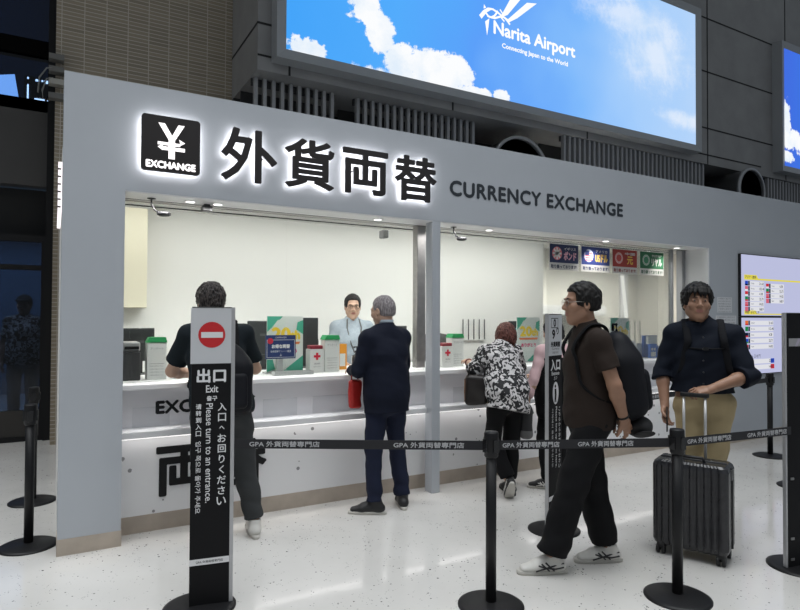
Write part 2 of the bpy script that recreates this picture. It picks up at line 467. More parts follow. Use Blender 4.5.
# the slim square post in the middle of the opening
solid('trim_4', (2.705, .0, 0), (2.785, .105, 2.274), M_FACADE, .003)
# stainless mullions of the glazing
solid('trim_5', (2.735, .29, 1.02), (2.82, .37, 2.27), M_STEEL, .002)
solid('trim_6', (6.41, .29, .0), (6.49, .37, 2.27), M_ALU, .002)
solid('trim_7', (6.24, .31, 1.02), (6.275, .35, 2.27), M_ALU, .002)
solid('trim_8', (.352, .29, 1.0), (.372, .37, 2.27), M_STEEL, .002)
for i, (x0, x1) in enumerate(((.372, 1.55), (1.555, 2.735), (2.82, 4.5), (4.505, 6.24))):
    solid('window_%d' % (i+1), (x0, .326, 1.001), (x1, .334, 2.262), M_GLASS)

# ------------------------------------------------------------------ service counter
ct = thing('service_counter', 'long white service counter with backlit lower panel filling the booth opening', 'counter', (3.46, .2, 0))
def inct(mb, name, m, bevel=0):
    o = mb.build(name, m, bevel=bevel); o.parent = ct; o.location = (-3.46, -.2, 0); return o
X0, X1 = .352, 6.489
inct(MB().box((X0, .18, .965), (X1, .92, 1.0)), 'worktop', M_WHITE, .004)
inct(MB().box((X0, .26, .66), (X1, .30, .965)), 'front_panel', mat('pale grey front panel', (.74, .73, .75), .35), 0)
for x0, x1 in ((.44, .68), (1.35, 1.62), (1.75, 2.35), (3.1, 3.9), (4.3, 5.0), (5.4, 6.1)): inct(MB().box((x0, .2575, .70), (x1, .2605, .835)), 'document_pocket', mat('frosted pocket', (.62, .62, .64), .25))
inct(MB().box((X0, .08, .655), (X1, .30, .70)), 'bag_ledge', mat('white ledge', (.74, .74, .75), .3), .004)
inct(MB().box((X0, .20, .115), (X1, .30, .655)), 'lower_panel', M_PANEL)
inct(MB().box((X0, .195, .0), (X1, .30, .115)), 'kick_strip', M_KICK)
inct(MB().box((X0, .115, .648), (X1, .145, .656)), 'ledge_light', glow('warm white strip', (1, .97, .95), 4.2))
Mf = front(0, .2585, 0)
b = MB(); text(b, 'EXCHANGE', .592, .786, .69, .083, bold=.006, M=Mf); inct(b, 'counter_lettering', M_BLACK)
Mf = front(0, .1985, 0)
b = MB(); text(b, 'い、らさい', 5.0, .43, .62, .085, bold=.003, M=Mf); inct(b, 'counter_kana', M_BLACK)

# ------------------------------------------------------------------ behind and above the booth
solid('wall_rear', (-.055, 3.65, 0), (17, 3.95, 9), M_TILE)
b = MB().box((1.94, 2.5, 4.28), (17, 3.64, 9), 0)
for z in (4.82, 4.94, 5.98, 6.97):
    x0 = 1.935 if z == 4.82 else (10.0 if z < 6.9 else 9.0)
    x1 = 2.4 if z == 4.82 else 17
    b.box((x0, 2.494, z-.012), (x1, 2.502, z+.012), 1)
b.box((1.934, 2.5, 4.808), (1.942, 3.64, 4.832), 1)
for x in (2.32, 4.64, 7.21, 10.3, 12.9): b.box((x-.012, 2.494, 4.28), (x+.012, 2.502, 9 if x > 10 else 4.5), 1)
b.box((1.94, 2.49, 4.44), (12, 2.502, 4.46), 1)
struct(b.build('wall_upper', [M_DARKPAN, M_SEAM]))
solid('trim_9', (1.94, 3.55, 2.4), (17, 3.65, 4.28), M_DARK)
M_BAR = mat('grey louvre bar', (.34, .34, .345), .5)
for lab, x0, x1, ly in (('dark vertical bar louvre above the black kanji sign', 1.97, 2.96, 2.75), ('dark vertical bar louvre just left of the half hidden round duct', 3.30, 5.16, 2.75),
                    ('long vertical bar louvre between the two round ducts', 6.74, 10.24, 2.56), ('vertical bar louvre beside the big round duct under the second lightbox', 12.30, 16.2, 2.56)):
    t = thing('louvre_screen', lab, 'louvre', (x0, ly, 2.98 if ly < 3 else 2.5), 0, 'louvres above the booth')
    b = MB(); n = int((x1-x0)/.108)
    for i in range(n+1): b.box((i*.108, -.03, 0), (i*.108+.042, .03, 1.77 if ly > 3 else 1.295))
    b.build('bars', M_BAR, t)
    ztop = 1.77 if ly > 3 else 1.295
    for z in (0, ztop-.08): MB().box((-.02, .03, z), (x1-x0+.06, .06, z+.08)).build('rail', M_DARK, t)
    MB().box((-.02, .5, 0), (x1-x0+.06, .52, ztop)).build('back_panel', M_DARK, t)
for lab, x, z, r, y in (('round grey air duct half hidden behind the booth header', 5.86, 3.56, .545, 2.50), ('large dark round air duct at the right under the second lightbox', 11.20, 3.84, .41, 2.20)):
    t = thing('air_duct', lab, 'duct', (x, y, z), 0, 'round ducts above the booth')
    Md = frame((0, 0, 0), (1, 0, 0), (0, 0, 1))
    MB().lathe([(r-.03, -1.13), (r-.03, -.02), (r-.03, 0), (r, 0), (r, -.06), (r-.015, -.06), (r-.015, -1.13), (r-.03, -1.13)], M=Md).build('duct_sleeve', mat('galvanised duct paint', (.22, .22, .225), .45, .3), t)
    MB().lathe([(r-.012, -.05), (r+.012, -.05), (r+.016, 0), (r-.03, .005), (r-.012, -.05)], M=Md).build('duct_rim', mat('duct rim', (.42, .42, .42), .4, .3), t)
    MB().lathe([(.001, -.80), (r-.03, -.80), (r-.03, -.83), (.001, -.83)], M=Md).build('duct_damper', M_DARK, t)

# dark glazed front of the hall on the left
solid('wall_left', (-13, 4.02, 2.98), (-.02, 4.2, 4.0), mat('grey brown metal panel', (.055, .052, .050), .6))
solid('wall_left_recess', (-13, 4.30, 2.40), (-.02, 4.4, 2.98), mat('black recess', (.012, .012, .012), .7))
solid('wall_left_upper', (-13, 4.0, 4.52), (-.02, 4.2, 4.70), mat('matt black band', (.004, .004, .004), .9, spec=.02))
solid('trim_10', (-13, 4.02, 3.86), (-.06, 4.06, 4.0), mat('grey brown metal panel', (.055, .052, .050), .6))
solid('window_5', (-13, 4.05, 4.0), (-.06, 4.06, 4.52), M_SMOKE)
solid('window_6', (-13, 4.05, 4.70), (-.06, 4.06, 8.2), M_SMOKE)
solid('trim_11', (-.13, 3.97, 0), (-.055, 4.3, 9), M_BLACK)
dr = thing('door_1', 'dark tinted glass entrance door left of the booth', 'door', (-.72, 4.05, 0))
MB().box((-.60, -.03, 0), (-.54, .03, 2.40)).box((.55, -.03, 0), (.62, .03, 2.40)).box((-.54, -.03, 2.32), (.55, .03, 2.40)).box((-.54, -.03, 1.99), (.55, .03, 2.05)).box((-.54, -.03, 0), (.55, .03, .06)).build('door_frame', M_BLACK, dr)
MB().box((-.54, -.005, .06), (.55, .005, 1.99)).build('door_pane', M_SMOKE, dr)
MB().box((-.54, -.005, 2.05), (.55, .005, 2.32)).build('transom_pane', M_SMOKE, dr)
MB().box((-.54, -.02, .06), (.55, .02, .36)).build('kick_plate', mat('dark bronze plate', (.05, .046, .042), .4, .4), dr)
MB().tube([(-.44, -.06, .85), (-.44, -.06, 1.35)], .012).build('handle', M_STEEL, dr)
dr['kind'] = 'structure'
solid('window_7', (-13, 4.05, 0), (-1.33, 4.06, 2.40), M_SMOKE)
# room behind the dark glass
solid('wall_far', (-13, 9.0, 0), (3, 9.2, 9), mat('deep blue grey paint', (.10, .15, .22), .7))
solid('ceiling_far', (-13, 4.3, 3.0), (3, 9.0, 3.1), M_DARK)
lt = thing('glass_reflection', 'pale blue reflection in the dark upper glass at far left, built as a glowing pane', 'window', (-.72, 5.2, 4.3))  # reflection in the upper glass, built as a glowing pane behind it
b = MB(); b.prism([(-.45, .02), (.24, .06), (.195, .345), (-.45, .18)], 0, .03, M=Matrix(((1, 0, 0, 0), (0, 0, -1, 0), (0, 1, 0, 0), (0, 0, 0, 1)))); b.build('pane', glow('pale blue reflection glow', srgb(150, 195, 245), 9.0), lt)
MB().box((-.5, .005, -.02), (.26, .03, .02)).build('frame', M_BLACK, lt)
ln = thing('lamp_row', 'row of small bright lamps showing through the dark upper glass', 'lamp', (-.30, 5.2, 4.35))
for x, z, w, h in ((-.085, .0, .018, .20), (-.085, .28, .018, .02), (.01, .265, .05, .022), (.08, .27, .02, .018), (.115, .255, .07, .035), (.0, -.005, .12, .035), (.15, -.01, .09, .035)):
    MB().box((x, 0, z), (x+w, .02, z+h)).build('lamp', glow('cold lamp', (.75, .88, 1), 14), ln)
MB().box((-.12, .02, -.03), (.28, .04, .32)).build('mount', M_BLACK, ln)
t = thing('side_sign', 'narrow lit sign on the booth side wall, seen almost edge-on', 'sign', (-.013, .31, 2.155))
MB().box((-.011, 0, 0), (.0125, .95, .322)).build('sign_box', glow('lit side sign', (1, .93, .95), 1.3), t)
for k in range(6): MB().box((-.0115, -.002, .02+.05*k), (.006, .0, .030+.05*k)).box((-.0125, .06, .02+.05*k), (-.011, .8, .045+.05*k)).build('sign_bar', M_SIGNINK, t)
t = thing('conduit_fitting', 'grey conduit clamps with a loose cable at the edge of the tiled wall', 'fitting', (-.02, 3.55, 3.9))
for z, c in ((.44, 'a'), (.30, 'a'), (.16, 'b'), (.0, 'a')): MB().box((-.10, -.03, z), (.05, .09, z+.06)).build('clamp', mat('pale clamp', (.42, .40, .36), .5) if c == 'b' else mat('grey clamp', (.16, .155, .145), .5), t)
MB().tube([(-.05, -.02, .34), (-.12, -.03, .32), (-.19, -.03, .20), (-.20, -.02, .03)], .008, 6).build('cable', mat('grey cable', (.22, .22, .21), .5), t)
MB().tube([(-.06, -.02, .22), (-.12, -.03, .20), (-.16, -.03, .06), (-.15, -.02, -.03)], .008, 6).build('cable', mat('grey cable', (.22, .22, .21), .5), t)
# ------------------------------------------------------------------ the backlit sign on the header
M_HALO = glow('halo led glow', (1.0, .975, .99), 11.0)
M_LETTER = mat('dark brown acrylic', (.018, .014, .014), .4)
M_SIGNLIT = glow('lit white acrylic', (1, .96, .97), 1.6)

def bold_glyph(ch, x0, x1, z0, z1, off, y0, y1, mats, name, parent, shrink=0., h=.0032):
    """one heavy character as a slab, grown from the thin outline by a distance field"""
    vs, fs = glyphs(ch)
    A = np.array(vs)[:, :2]; lo = A.min(0); d = A.max(0)-lo
    A = (A-lo)/d*[x1-x0-2*off, z1-z0-2*off]+[x0+off, z0+off]
    ed = {}
    for f in fs:
        for i in range(len(f)):
            k = (f[i], f[(i+1) % len(f)]); ks = (min(k), max(k)); ed[ks] = ed.get(ks, 0)+1
    E = np.array([k for k, n in ed.items() if n == 1])
    s = SDF((x0-.02, y0-.008, z0-.02), (x1+.02, y1+.008, z1+.02), h)
    X = s.ax[0][:, None]; Z = s.ax[2][None, :]
    d2 = np.full((X.shape[0], Z.shape[1]), 9., np.float32); ins = np.zeros(d2.shape, bool)
    for a, b_ in E:
        ax_, az = A[a]; bx, bz = A[b_]; vx, vz = bx-ax_, bz-az; L = vx*vx+vz*vz+1e-12
        t = np.clip(((X-ax_)*vx+(Z-az)*vz)/L, 0, 1)
        d2 = np.minimum(d2, (X-ax_-t*vx)**2+(Z-az-t*vz)**2)
        c = (az > Z) != (bz > Z)
        if vz != 0: ins ^= c & (X < vx*(Z-az)/vz+ax_)
    sd = np.sqrt(d2)*np.where(ins, -1, 1)-off+shrink
    ym = (y0+y1)/2; D = np.maximum(sd[:, None, :], np.abs(s.ax[1]-ym)[None, :, None]-(y1-y0)/2)
    s.D = D.astype(np.float32)
    return s.build(name, mats, parent, smooth=False)

for ch, lab, x0, x1, z0, z1 in (('外', 'black halo-lit kanji beside the square yen sign, first of the sign', .960, 1.355, 2.415, 2.790), ('貨', 'black halo-lit kanji 貨, second of the four on the booth header', 1.415, 1.800, 2.418, 2.785),
                                ('両', 'black halo-lit kanji 両 with a flat top bar on the booth header', 1.872, 2.262, 2.425, 2.775), ('替', 'black halo-lit kanji 替, last before the words CURRENCY EXCHANGE', 2.330, 2.722, 2.418, 2.785)):
    xm = (x0+x1)/2
    t = thing('sign_character', lab, 'sign letter', (xm-.014, 0, -.010), 0, 'halo-lit kanji on the booth header')
    bold_glyph(ch, x0-xm, x1-xm, z0, z1, .0085, -.058, -.036, M_LETTER, 'letter_face', t)
    bold_glyph(ch, x0-xm, x1-xm, z0, z1, .0085, -.034, -.028, M_HALO, 'halo_light', t, shrink=.006, h=.005)
    b = MB()
    for px, pz in ((-.1, 2.6), (.1, 2.6)): b.box((px-.004, -.03, pz-.004), (px+.004, 0, pz+.004))
    b.build('standoff', M_LETTER, t)
for ch, x in (('両', .585), ('替', .985)):
    o = bold_glyph(ch, x, x+.375, .222, .565, .0115, .193, .2005, M_BLACK, 'counter_kanji', ct); o.location = (-3.46, -.2, 0)
ys = thing('yen_sign', 'square black backlit sign with a white yen symbol and the word EXCHANGE', 'sign', (.620, 0, 2.592))
S = .1835
Mq = front(0, 0, 0)
MB().rbox((-S, -S, .036), (S, S, .058), .022, M=Mq).build('sign_face', M_LETTER, ys)
MB().rbox((-S+.010, -S+.010, .026), (S-.010, S-.010, .033), .02, M=Mq).build('halo_light', M_HALO, ys)
b = MB()
poly(b, [(-.082, .135), (-.042, .135), (.004, .058), (.042, .135), (.082, .135), (.022, .03), (.022, -.095), (-.018, -.095), (-.018, .03)], .0592, M=Mq)
poly(b, [(-.085, .012), (.055, .012), (.048, .040), (.086, .020), (.055, .000), (.055, -.008), (-.085, -.008)][:7], .0594, M=Mq)
poly(b, [(-.055, -.028), (-.055, -.043), (-.086, -.022), (-.050, -.002), (-.055, -.016), (.085, -.016), (.085, -.040), (-.055, -.040)], .0596, M=Mq)
b.build('yen_symbol', M_SIGNLIT, ys)
b = MB(); text(b, 'EXCHANGE', 0, -.138, .305, .043, z=.0592, bold=.0035, M=Mq, align='c'); b.build('sign_lettering', M_SIGNLIT, ys)
b = MB(); text(b, 'CURRENCY EXCHANGE', 2.880, 2.509, 2.148, .124, z=.003, bold=.0065, M=front(0, 0, 0), spacing=1.08)
tag(b.build('sign_lettering', mat('black vinyl', (.022, .028, .036), .45)), 'black capital letters CURRENCY EXCHANGE along the grey booth header', 'sign letters')

# ------------------------------------------------------------------ lightboxes with a cloudy sky
def m_sky(name, blobs, lo, hi, flip=False):
    m = bpy.data.materials.new(name); m.use_nodes = True; nt = m.node_tree; nt.nodes.clear(); L = nt.links.new
    def N(t, **k):
        n = nt.nodes.new(t)
        for a, v in k.items(): setattr(n, a, v)
        return n
    def mth(op, a, b_=None):
        n = N('ShaderNodeMath', operation=op)
        for i, v in enumerate((a, b_)):
            if v is None: continue
            if isinstance(v, (int, float)): n.inputs[i].default_value = v
            else: L(v, n.inputs[i])
        return n.outputs[0]
    tc = N('ShaderNodeTexCoord'); sp = N('ShaderNodeSeparateXYZ'); L(tc.outputs['Object'], sp.inputs[0])
    nz = N('ShaderNodeTexNoise'); nz.inputs['Scale'].default_value = 2.3; nz.inputs['Detail'].default_value = 7; nz.inputs['Roughness'].default_value = .62; L(tc.outputs['Object'], nz.inputs['Vector'])
    nz2 = N('ShaderNodeTexNoise'); nz2.inputs['Scale'].default_value = .55; nz2.inputs['Detail'].default_value = 3; L(tc.outputs['Object'], nz2.inputs['Vector'])
    nf = N('ShaderNodeTexNoise'); nf.inputs['Scale'].default_value = 9; nf.inputs['Detail'].default_value = 6; nf.inputs['Roughness'].default_value = .7; L(tc.outputs['Object'], nf.inputs['Vector'])
    nsum = mth('ADD', mth('MULTIPLY', mth('SUBTRACT', nz.outputs['Fac'], .5), 1.7), mth('MULTIPLY', mth('SUBTRACT', nf.outputs['Fac'], .5), 1.3))
    best = None
    for x, z, rx, rz, soft in blobs:
        a = mth('MULTIPLY', mth('SUBTRACT', sp.outputs['X'], x), 1/rx); c = mth('MULTIPLY', mth('SUBTRACT', sp.outputs['Z'], z), 1/rz)
        d = mth('SQRT', mth('ADD', mth('MULTIPLY', a, a), mth('MULTIPLY', c, c)))
        d = mth('ADD', d, nsum)
        mr = N('ShaderNodeMapRange', interpolation_type='SMOOTHSTEP'); mr.inputs['From Min'].default_value = 1+soft; mr.inputs['From Max'].default_value = 1-soft
        mr.inputs['To Max'].default_value = 1 if soft < .4 else .55
        L(d, mr.inputs['Value']); v = mr.outputs[0]
        best = v if best is None else mth('MAXIMUM', best, v)
    g = mth('ADD', mth('MULTIPLY', mth('SUBTRACT', sp.outputs['X'], lo), 1/(hi-lo)), mth('MULTIPLY', mth('SUBTRACT', nz2.outputs['Fac'], .5), .35))
    r = N('ShaderNodeValToRGB'); cr = r.color_ramp
    cols = [(0, srgb(70, 165, 250)), (.2, srgb(84, 172, 252)), (.42, srgb(92, 160, 250)), (.6, srgb(128, 186, 252)), (.8, srgb(164, 205, 252)), (1, srgb(180, 212, 250))]
    if flip: cols = [(0, srgb(66, 110, 225)), (.5, srgb(60, 130, 235)), (1, srgb(120, 190, 250))]
    cr.elements[0].position, cr.elements[0].color = cols[0][0], (*cols[0][1], 1); cr.elements[1].position, cr.elements[1].color = 1, (*cols[-1][1], 1)
    for p, c in cols[1:-1]:
        e = cr.elements.new(p); e.color = (*c, 1)
    L(g, r.inputs['Fac'])
    mx = N('ShaderNodeMix', data_type='RGBA'); L(best, mx.inputs[0]); L(r.outputs['Color'], mx.inputs[6]); cw = N('ShaderNodeMix', data_type='RGBA'); sh = N('ShaderNodeMapRange'); sh.inputs['From Min'].default_value = .42; sh.inputs['From Max'].default_value = .66; L(nz.outputs['Fac'], sh.inputs['Value']); L(sh.outputs[0], cw.inputs[0]); cw.inputs[6].default_value = (.97, .985, 1, 1); cw.inputs[7].default_value = (.76, .86, .97, 1); L(cw.outputs[2], mx.inputs[7])
    e = N('ShaderNodeEmission'); L(mx.outputs[2], e.inputs['Color']); e.inputs['Strength'].default_value = 1.0
    o = N('ShaderNodeOutputMaterial'); L(e.outputs[0], o.inputs[0])
    return m
M_FRAME = mat('grey lightbox frame', (.42, .43, .44), .35, .2)
def lightbox(lab, x0, x1, z0, z1, m, ext):
    t = thing('lightbox_billboard', lab, 'billboard', (x0, 2.5, z0), 0, 'sky lightboxes on the upper wall')
    w, h = x1-x0, z1-z0; f = .12
    b = MB(); Mq = front(0, 0, 0)
    # mitred frame, its inner lip sloping back to the screen
    for (a, c, d, e) in (((-f, -f), (w+f, -f), (w, 0), (0, 0)), ((w+f, -f), (w+f, h+f), (w, h), (w, 0)), ((w+f, h+f), (-f, h+f), (0, h), (w, h)), ((-f, h+f), (-f, -f), (0, 0), (0, h))):
        o = [Vector((p[0], -.20, p[1])) for p in (a, c)]+[Vector((p[0], -.17, p[1])) for p in (d, e)]
        k = [Vector((p[0], 0.0, p[1])) for p in (a, c)]
        b.add([o[0], o[1], o[2], o[3]], [(0, 1, 2, 3)]); b.add([o[0], o[1], k[1], k[0]], [(0, 3, 2, 1)])
        b.add([o[2], o[3], Vector((e[0], -.12, e[1])), Vector((d[0], -.12, d[1]))], [(0, 1, 2, 3)])
    b.build('lightbox_frame', M_FRAME, t)
    MB().quad((0, -.165, 0), (w, -.165, 0), (w, -.165, h), (0, -.165, h)).build('lit_screen', m, t)
    return t
sky1 = m_sky('cloudy blue sky print', [(.26, .07, .30, .13, .12), (.40, .86, .26, .08, .15), (.98, .80, .20, .26, .12), (1.22, .46, .20, .28, .12), (1.50, .14, .26, .26, .12), (1.95, .20, .36, .22, .12), (2.38, .20, .28, .18, .12), (2.72, .02, .30, .07, .12), (3.12, .05, .16, .09, .12), (1.9, -.02, .9, .10, .2), 
                                       (5.9, 1.80, .9, .26, .75), (6.4, 1.35, .7, .45, .8), (7.2, .38, .55, .12, .7), (5.0, 2.15, .8, .2, .6)], 0, 7.5)
bb = lightbox('huge lit airport billboard of blue sky and clouds above the booth', 2.22, 9.71, 4.51, 6.82, sky1, 1)
M_LOGO = glow('white print', (1, 1, 1), 1.05)
Ml = front(-2.22, -.168, -4.51)
b = MB()
poly(b, [(5.325, 5.659), (5.456, 5.727), (5.735, 6.06), (5.560, 6.06)], .001, M=Ml)
poly(b, [(5.441, 5.647), (5.485, 5.631), (5.634, 5.726), (6.001, 6.033), (5.815, 5.996)], .001, M=Ml)
poly(b, [(4.957, 5.599), (4.999, 5.558), (5.082, 5.665), (5.167, 5.728), (5.11, 5.745), (5.026, 5.684)], .001, M=Ml)
poly(b, [(5.04, 5.771), (5.032, 5.708), (5.077, 5.731)], .001, M=Ml)
poly(b, [(5.06, 5.536), (5.094, 5.348), (5.117, 5.471), (5.133, 5.599)], .001, M=Ml)
def ribbon(pts, w, M):
    P = [Vector((p[0], p[1], 0)) for p in pts]; q = []
    for i, p in enumerate(P):
        d = (P[min(i+1, len(P)-1)]-P[max(i-1, 0)]).normalized(); q.append((p+Vector((-d.y, d.x, 0))*w, p-Vector((-d.y, d.x, 0))*w))
    for (a, c), (d, e) in zip(q[:-1], q[1:]): b.add([M @ (v+Vector((0, 0, .001))) for v in (c, e, d, a)], [(0, 1, 2, 3)])
ribbon([(5.068, 5.661), (5.125, 5.619), (5.224, 5.622), (5.325, 5.67), (5.397, 5.677), (5.47, 5.65)], .014, Ml)
ribbon([(5.11, 5.729), (5.195, 5.74), (5.281, 5.716), (5.354, 5.689), (5.426, 5.662), (5.50, 5.60)], .014, Ml)
ribbon([(5.281, 5.739), (5.25, 5.69), (5.224, 5.656), (5.167, 5.619), (5.096, 5.624)], .014, Ml)
ribbon([(5.32, 5.77), (5.37, 5.72), (5.34, 5.66), (5.40, 5.62)], .012, Ml)
b.build('knot_emblem', M_LOGO, bb)
b = MB(); text(b, 'Narita Airport', 5.214, 5.352, 1.555, .235, bold=.008, M=Ml, z=.001); text(b, 'Connecting Japan to the World', 5.36, 5.222, 1.26, .085, bold=.003, M=Ml, z=.001)
b.build('billboard_lettering', M_LOGO, bb)
sky2 = m_sky('deep blue sky print', [(.10, .90, .14, .42, .12), (.28, .55, .4, .20, .12), (.1, .18, .3, .12, .15), (1.2, .5, .8, .3, .2)], 0, 5, True)
lightbox('second lit sky billboard cut off at the right edge', 12.54, 16.4, 4.51, 6.87, sky2, 1)

# ------------------------------------------------------------------ sign stands
M_SIGNGREY = mat('light grey sign print', (.56, .57, .59), .5)
M_SIGNBLACK = mat('black sign print', (.009, .009, .010), .6, spec=.15)
M_SIGNWHITE = mat('white sign print', (.74, .74, .75), .5)
M_RED = mat('red sign print', (.55, .018, .022), .45)
def sign_stand(lab, x, y, ang, strip, h=1.51, w=.204):
    t = thing('sign_stand', lab, 'sign', (x, y, 0), ang, 'black sign stands in the queue')
    MB().lathe([(.178, 0), (.178, .006), (.16, .012), (.03, .016)], c=(-.045 if strip > 0 else 0, 0, 0), n=40).build('base', M_BLACK, t)
    MB().box((-w/2, -.010, .013), (w/2, .010, h)).build('panel', M_SIGNBLACK, t, bevel=.001)
    b = MB(); s = strip
    e = .019 if s > 0 else .011; b.box((s*w/2-(.0 if s > 0 else e), -.0125, .013), (s*w/2+(e if s > 0 else .0), .0125, h+.003)).build('edge_profile', mat('satin aluminium', (.46, .46, .47), .4, .4), t, bevel=.002)
    MB().box((-w/2, -.012, h-.001), (w/2, .012, h+.004)).build('top_cap', mat('grey cap', (.10, .10, .10), .5), t)
    return t, front(0, -.0105, 0)
t, Mq = sign_stand('black exit sign stand with red no entry disc and 出口', .664, -1.086, R(-10), 1, w=.192)
b = MB(); rect(b, -.102, 1.226, .102, 1.508, .0006, M=Mq); b.build('header_print', M_SIGNGREY, t)
b = MB(); disc(b, 0, 1.372, .066, .0012, M=Mq); rect(b, -.052, 1.357, .054, 1.386, .0018, 1, Mq); b.build('no_entry_symbol', [M_RED, M_SIGNWHITE], t)
b = MB()
text(b, '出口', 0, 1.165, .138, .068, z=.001, bold=.0026, M=Mq, align='c')
text(b, 'Exit', .004, 1.098, .058, .036, z=.001, bold=.0008, M=Mq, align='c'); text(b, '출구', .004, 1.050, .050, .024, z=.001, bold=.0008, M=Mq, align='c')
for i, ch in enumerate('入口へお回りください'): text(b, ch, .054, 1.005-i*.053, None, .040 if ch != 'へ' else .016, z=.001, bold=.0008, M=Mq, align='c')
text(b, 'Please turn to an entrance.', -.008, .775, .50, .032, z=.001, bold=.0003, M=Mq, align='c', rot=R(-90))
for i, ch in enumerate('请转到入口'): text(b, ch, -.060, 1.010-i*.034, None, .026, z=.001, bold=.0006, M=Mq, align='c')
text(b, '입구 쪽으로 돌아가 주세요', -.060, .655, .36, .026, z=.001, bold=.0003, M=Mq, align='c', rot=R(-90))
b.build('sign_lettering', M_SIGNWHITE, t)
b = MB(); rect(b, -.096, .215, .096, .246, .0008, 0, Mq); b.build('white_strip', M_SIGNWHITE, t)
b = MB(); text(b, 'GPA 外貨両替専門店', 0, .2305, .13, .014, z=.002, M=Mq, align='c'); b.build('strip_lettering', M_SIGNBLACK, t)

t, Mq = sign_stand('tall entrance sign stand with 入口 beside the man in brown', 2.985, -1.125, R(20), -1, h=1.49)
b = MB(); rect(b, -.102, 1.205, .102, 1.487, .0006, M=Mq); b.build('header_print', M_SIGNGREY, t)
b = MB()
for x0, y0, x1, y1 in ((-.065, 1.395, -.060, 1.465), (.035, 1.395, .040, 1.465), (-.065, 1.395, .040, 1.400), (-.065, 1.460, .040, 1.465)): rect(b, x0, y0, x1, y1, .0012, M=Mq)
text(b, '0', -.012, 1.430, .034, .05, z=.0013, bold=.003, M=Mq, align='c'); text(b, '9', -.030, 1.352, .042, .06, z=.0013, bold=.004, M=Mq, align='c'); text(b, 'り', .032, 1.375, .034, .045, z=.0013, bold=.002, M=Mq, align='c')
text(b, '外貨両替', 0, 1.283, .14, .036, z=.0013, bold=.002, M=Mq, align='c'); text(b, 'Currency', 0, 1.250, .11, .018, z=.0013, M=Mq, align='c'); text(b, '환전 外币', 0, 1.226, .09, .016, z=.0013, M=Mq, align='c')
b.build('header_lettering', M_SIGNBLACK, t)
b = MB()
text(b, '入口', 0, 1.140, .140, .075, z=.001, bold=.0035, M=Mq, align='c'); text(b, 'Entrance', 0, 1.082, .115, .024, z=.001, bold=.001, M=Mq, align='c'); text(b, '입구', 0, 1.048, .05, .024, z=.001, M=Mq, align='c')
for i, ch in enumerate('こちらからお並びください'): text(b, ch, .062, .83-i*.036, None, .026, z=.001, bold=.0006, M=Mq, align='c')
text(b, 'Please line up from here.', .010, .64, .42, .026, z=.001, bold=.0008, M=Mq, align='c', rot=R(-90)); text(b, '이쪽에서 줄을 서 주십시오', -.045, .64, .40, .022, z=.001, M=Mq, align='c', rot=R(-90))
b.build('sign_lettering', M_SIGNWHITE, t)
b = MB(); rect(b, -.102, .215, .102, .246, .0008, 0, Mq); b.build('white_strip', M_SIGNWHITE, t)
b = MB(); disc(b, .002, .945, .046, .001, M=Mq, ry=.078); b.build('pictogram_oval', M_SIGNWHITE, t)
b = MB(); disc(b, -.004, .992, .011, .0018, M=Mq); poly(b, [(-.016, .975), (.010, .975), (.014, .935), (.009, .90), (.012, .882), (-.003, .882), (-.004, .905), (-.010, .882), (-.018, .882), (-.012, .93)], .0018, M=Mq); b.build('person_symbol', M_SIGNBLACK, t)

t, Mq = sign_stand('black sign stand cut off by the right edge of the frame', 3.815, -2.30, R(-14), -1, h=1.50, w=.215)
b = MB(); rect(b, -.09, 1.305, .05, 1.352, .0008, 0, Mq); poly(b, [(-.045, 1.306), (-.02, 1.351), (.0, 1.351), (-.025, 1.306)], .0012, 1, Mq); b.build('grey_label', [mat('grey label', (.30, .30, .31), .5), mat('lilac label', (.40, .36, .45), .5)], t)
b = MB()
for z in (.52, .17, .05): b.box((-.085, -.014, z), (-.06, -.009, z+.014))
b.build('clip', mat('worn metal clip', (.25, .25, .25), .35, .7), t)

# ------------------------------------------------------------------ stanchions and their belts
M_BELT = mat('black woven belt', (.013, .013, .016), .7)
M_BELTTXT = mat('white belt print', (.46, .46, .47), .6)
def stanchion(lab, x, y, ang=0, h=.885):
    t = thing('stanchion', lab, 'stanchion', (x, y, 0), ang, 'black belt stanchions')
    MB().lathe([(.168, 0), (.168, .006), (.15, .014), (.06, .020), (.034, .026)], n=40).build('base', M_BLACK, t)
    MB().lathe([(.027, .018), (.027, h-.11)]).build('post', M_BLACK, t)
    MB().lathe([(.028, h-.135), (.036, h-.125), (.037, h-.01), (.034, h-.002), (.020, h)]).build('belt_head', M_BLACK, t)
    b = MB()
    for k in range(4):
        a = k*math.pi/2; M = Matrix.Rotation(a, 4, 'Z'); b.box((.030, -.016, h-.105), (.043, .016, h-.040), M=M)
    b.build('belt_slot', M_BLACKGLOSS, t)
    return t
def belt(parent, a, c, first=.12, gap=.66, tl=.345, top=.836, wd=.047, flip=False):
    """a retractable belt from point a to point c (world), printed along its length"""
    Mi = parent.matrix_basis.inverted()
    a = Vector((a[0], a[1], 0)); c = Vector((c[0], c[1], 0)); d = (c-a); Lh = d.length; d.normalize()
    M = Mi @ frame((a.x, a.y, 0), d, (0, 0, 1))
    b = MB(); b.box((0, top-wd, -.001), (Lh, top, .001), M=M); o = b.build('belt', M_BELT, parent)
    b = MB(); x = first
    while x+tl < Lh-.02:
        text(b, 'GPA 外貨両替専門店', x, top-wd*.80, tl, wd*.60, z=.0016, bold=.0007, M=M); x += gap
    if b.v: b.build('belt_lettering', M_BELTTXT, o)
def setup(o): bpy.context.view_layer.update(); return o
s1 = stanchion('black belt stanchion in front of the woman in patterned shirt', 1.915, -1.780)
s2 = stanchion('black belt stanchion standing in front of the grey suitcase', 2.829, -2.19)
s3 = stanchion('black belt stanchion below the exchange rate screens', 6.62, -.594)
s4 = stanchion('black stanchion left of the booth, the nearer one', -.156, .285, h=.90)
